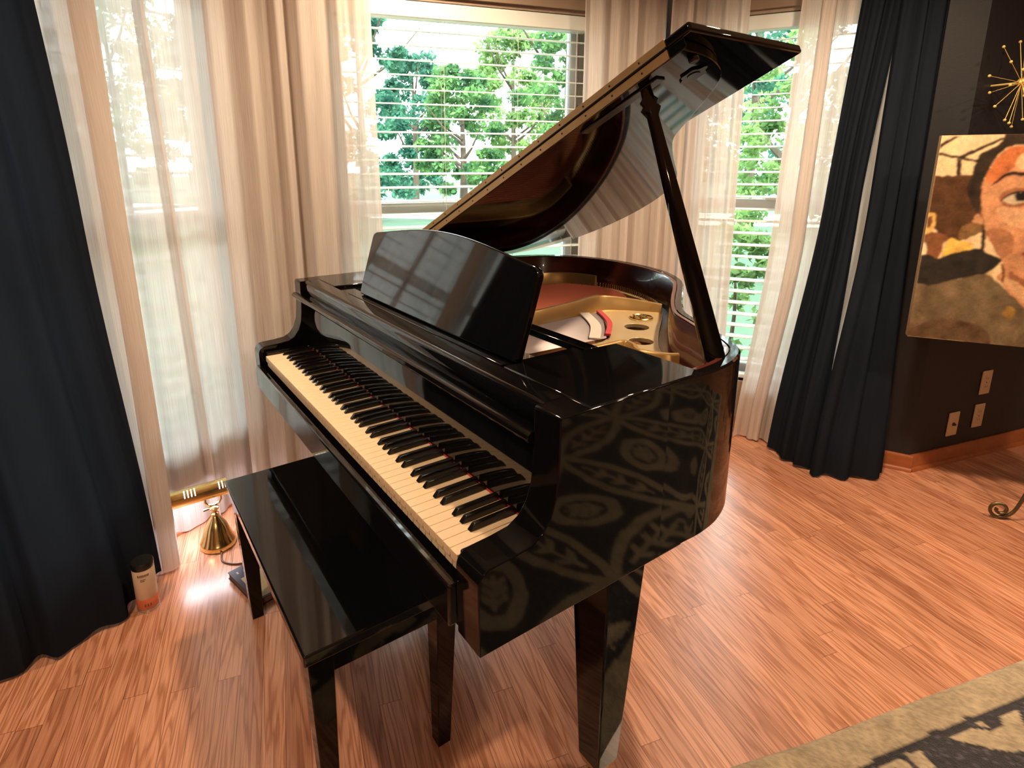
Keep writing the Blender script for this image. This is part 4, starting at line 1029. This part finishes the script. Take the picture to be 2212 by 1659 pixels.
def crown(name, seed, H, Rw, n, size, mat, zlow):
    rg = np.random.default_rng(seed)
    nc = 46
    th = rg.uniform(0, 2 * PI, nc); h = rg.uniform(0, 1, nc) ** .85; prof = np.sqrt(np.clip(1 - (h * 1.9 - .75) ** 2 / 1.35, .08, 1))
    rr = Rw * prof * np.sqrt(rg.uniform(.15, 1, nc))
    cc_ = np.stack([rr * np.cos(th), rr * np.sin(th), zlow + h * (H - zlow)], 1); cr = rg.uniform(.16, .34, nc) * Rw
    ci = rg.integers(0, nc, n); dv = rg.standard_normal((n, 3)); dv /= np.linalg.norm(dv, axis=1)[:, None]
    pos = cc_[ci] + dv * (cr[ci] * rg.uniform(.45, 1.0, n))[:, None] * np.array([1, 1, .75])
    nrm = rg.standard_normal((n, 3)); nrm /= np.linalg.norm(nrm, axis=1)[:, None]
    t1 = np.cross(nrm, rg.standard_normal((n, 3))); t1 /= np.linalg.norm(t1, axis=1)[:, None]; t2 = np.cross(nrm, t1)
    sz = size * rg.uniform(.6, 1.3, n)[:, None]
    V = np.stack([pos - t1 * sz, pos - t2 * sz * .55 + nrm * sz * .1, pos + t1 * sz, pos + t2 * sz * .55 + nrm * sz * .1], 1).reshape(-1, 3)
    F = np.arange(4 * n).reshape(-1, 4)
    me = bpy.data.meshes.new(name); me.vertices.add(len(V)); me.vertices.foreach_set('co', V.astype(np.float32).ravel())
    me.loops.add(F.size); me.loops.foreach_set('vertex_index', F.astype(np.int32).ravel()); me.polygons.add(n); me.polygons.foreach_set('loop_start', np.arange(0, F.size, 4, dtype=np.int32))
    me.update(calc_edges=True); me.materials.append(mat); return me
def trunkmesh(seed, H, r):
    rr = random.Random(seed); m = MB()
    pts_ = [(0, 0, 0), (.05, .02, H * .3), (-.06, .05, H * .6), (0, 0, H * .88)]
    m.tube(catmull(pts_, 4), [r * (1 - .8 * i / 12) for i in range(13)], 8)
    for k in range(7):
        z = H * rr.uniform(.3, .7); a = rr.uniform(0, 6.28); L_ = H * rr.uniform(.18, .3)
        m.tube([(0, 0, z), (L_ * .5 * math.cos(a), L_ * .5 * math.sin(a), z + L_ * .35), (L_ * math.cos(a), L_ * math.sin(a), z + L_ * .9)], [r * .4, r * .25, r * .1], 6)
    return m
def tree(u, D, H, Rw, kind, seed, label, zlow=.7, n=5200, size=.17):
    q = out_at(u, D); root = empty('tree', (q.x, q.y, GZ)); tag(root, label, 'tree', 'trees seen through the bay windows')
    me = crown('foliage', seed, H, Rw, n, size, LEAVES[kind], zlow)
    o = bpy.data.objects.new('foliage', me); COL.objects.link(o); o.parent = root; o['kind'] = 'stuff'
    t_ = trunkmesh(seed, H, .16).build('trunk', BARK); t_.parent = root
TR = [(790, 19, 7.2, 1.55, 1, 1, 'blue-green tree at the left edge of the front window view'),
      (900, 26, 6.3, 2.0, 1, 2, 'blue-green tree left of the blind cord in the front window'),
      (1000, 20, 4.9, 1.5, 0, 3, 'short mid-green tree in the middle of the front window view'),
      (1105, 26, 7.4, 2.0, 2, 4, 'tall yellow-green tree just left of the piano lid edge in the front window'),
      (1215, 18.5, 7.6, 1.6, 0, 5, 'tall mid-green tree at the right jamb of the front window'),
      (1600, 15, 7.4, 1.9, 1, 7, 'large blue-green tree filling the gap in the right window'),
      (1690, 8.6, 3.6, 1.0, 2, 8, 'low yellow-green tree close to the gap in the right window'),
      (1470, 20, 7.0, 1.9, 0, 10, 'mid-green tree left of the gap in the right window'),
      (110, 13, 7.0, 1.6, 0, 11, 'tree behind the left sheer next to the navy drape'),
      (285, 19, 7.4, 1.9, 2, 12, 'yellow-green tree behind the middle left sheer'),
      (470, 23, 7.2, 1.8, 1, 13, 'blue-green tree behind the sheer nearest the left bay corner')]
for u, D, H, Rw, kd, sd_, lab in TR: tree(u, D, H, Rw, kd, sd_, lab, n=6000 if D > 12 else 4500, size=.0046 * D + .015)
def shrub(u, D, H, Rw, kd, seed, label):
    q = out_at(u, D); root = empty('shrub', (q.x, q.y, GZ)); tag(root, label, 'shrub', 'shrubs close outside the windows')
    me = crown('foliage', seed, H, Rw, 1500, .04, LEAVES[kd], .1); o = bpy.data.objects.new('foliage', me); COL.objects.link(o); o.parent = root; o['kind'] = 'stuff'
    t_ = MB().tube([(0, 0, 0), (.02, .01, H * .5), (0, 0, H * .8)], [.02, .015, .006], 6).build('stem', BARK); t_.parent = root
shrub(1595, 4.2, 1.30, .38, 2, 31, 'bright green shrub low outside the gap in the right window')
shrub(270, 4.4, 1.15, .38, 2, 33, 'bright green shrub outside the left window, left one')
shrub(480, 4.4, 1.05, .36, 2, 34, 'bright green shrub outside the left window, nearer the bay corner')
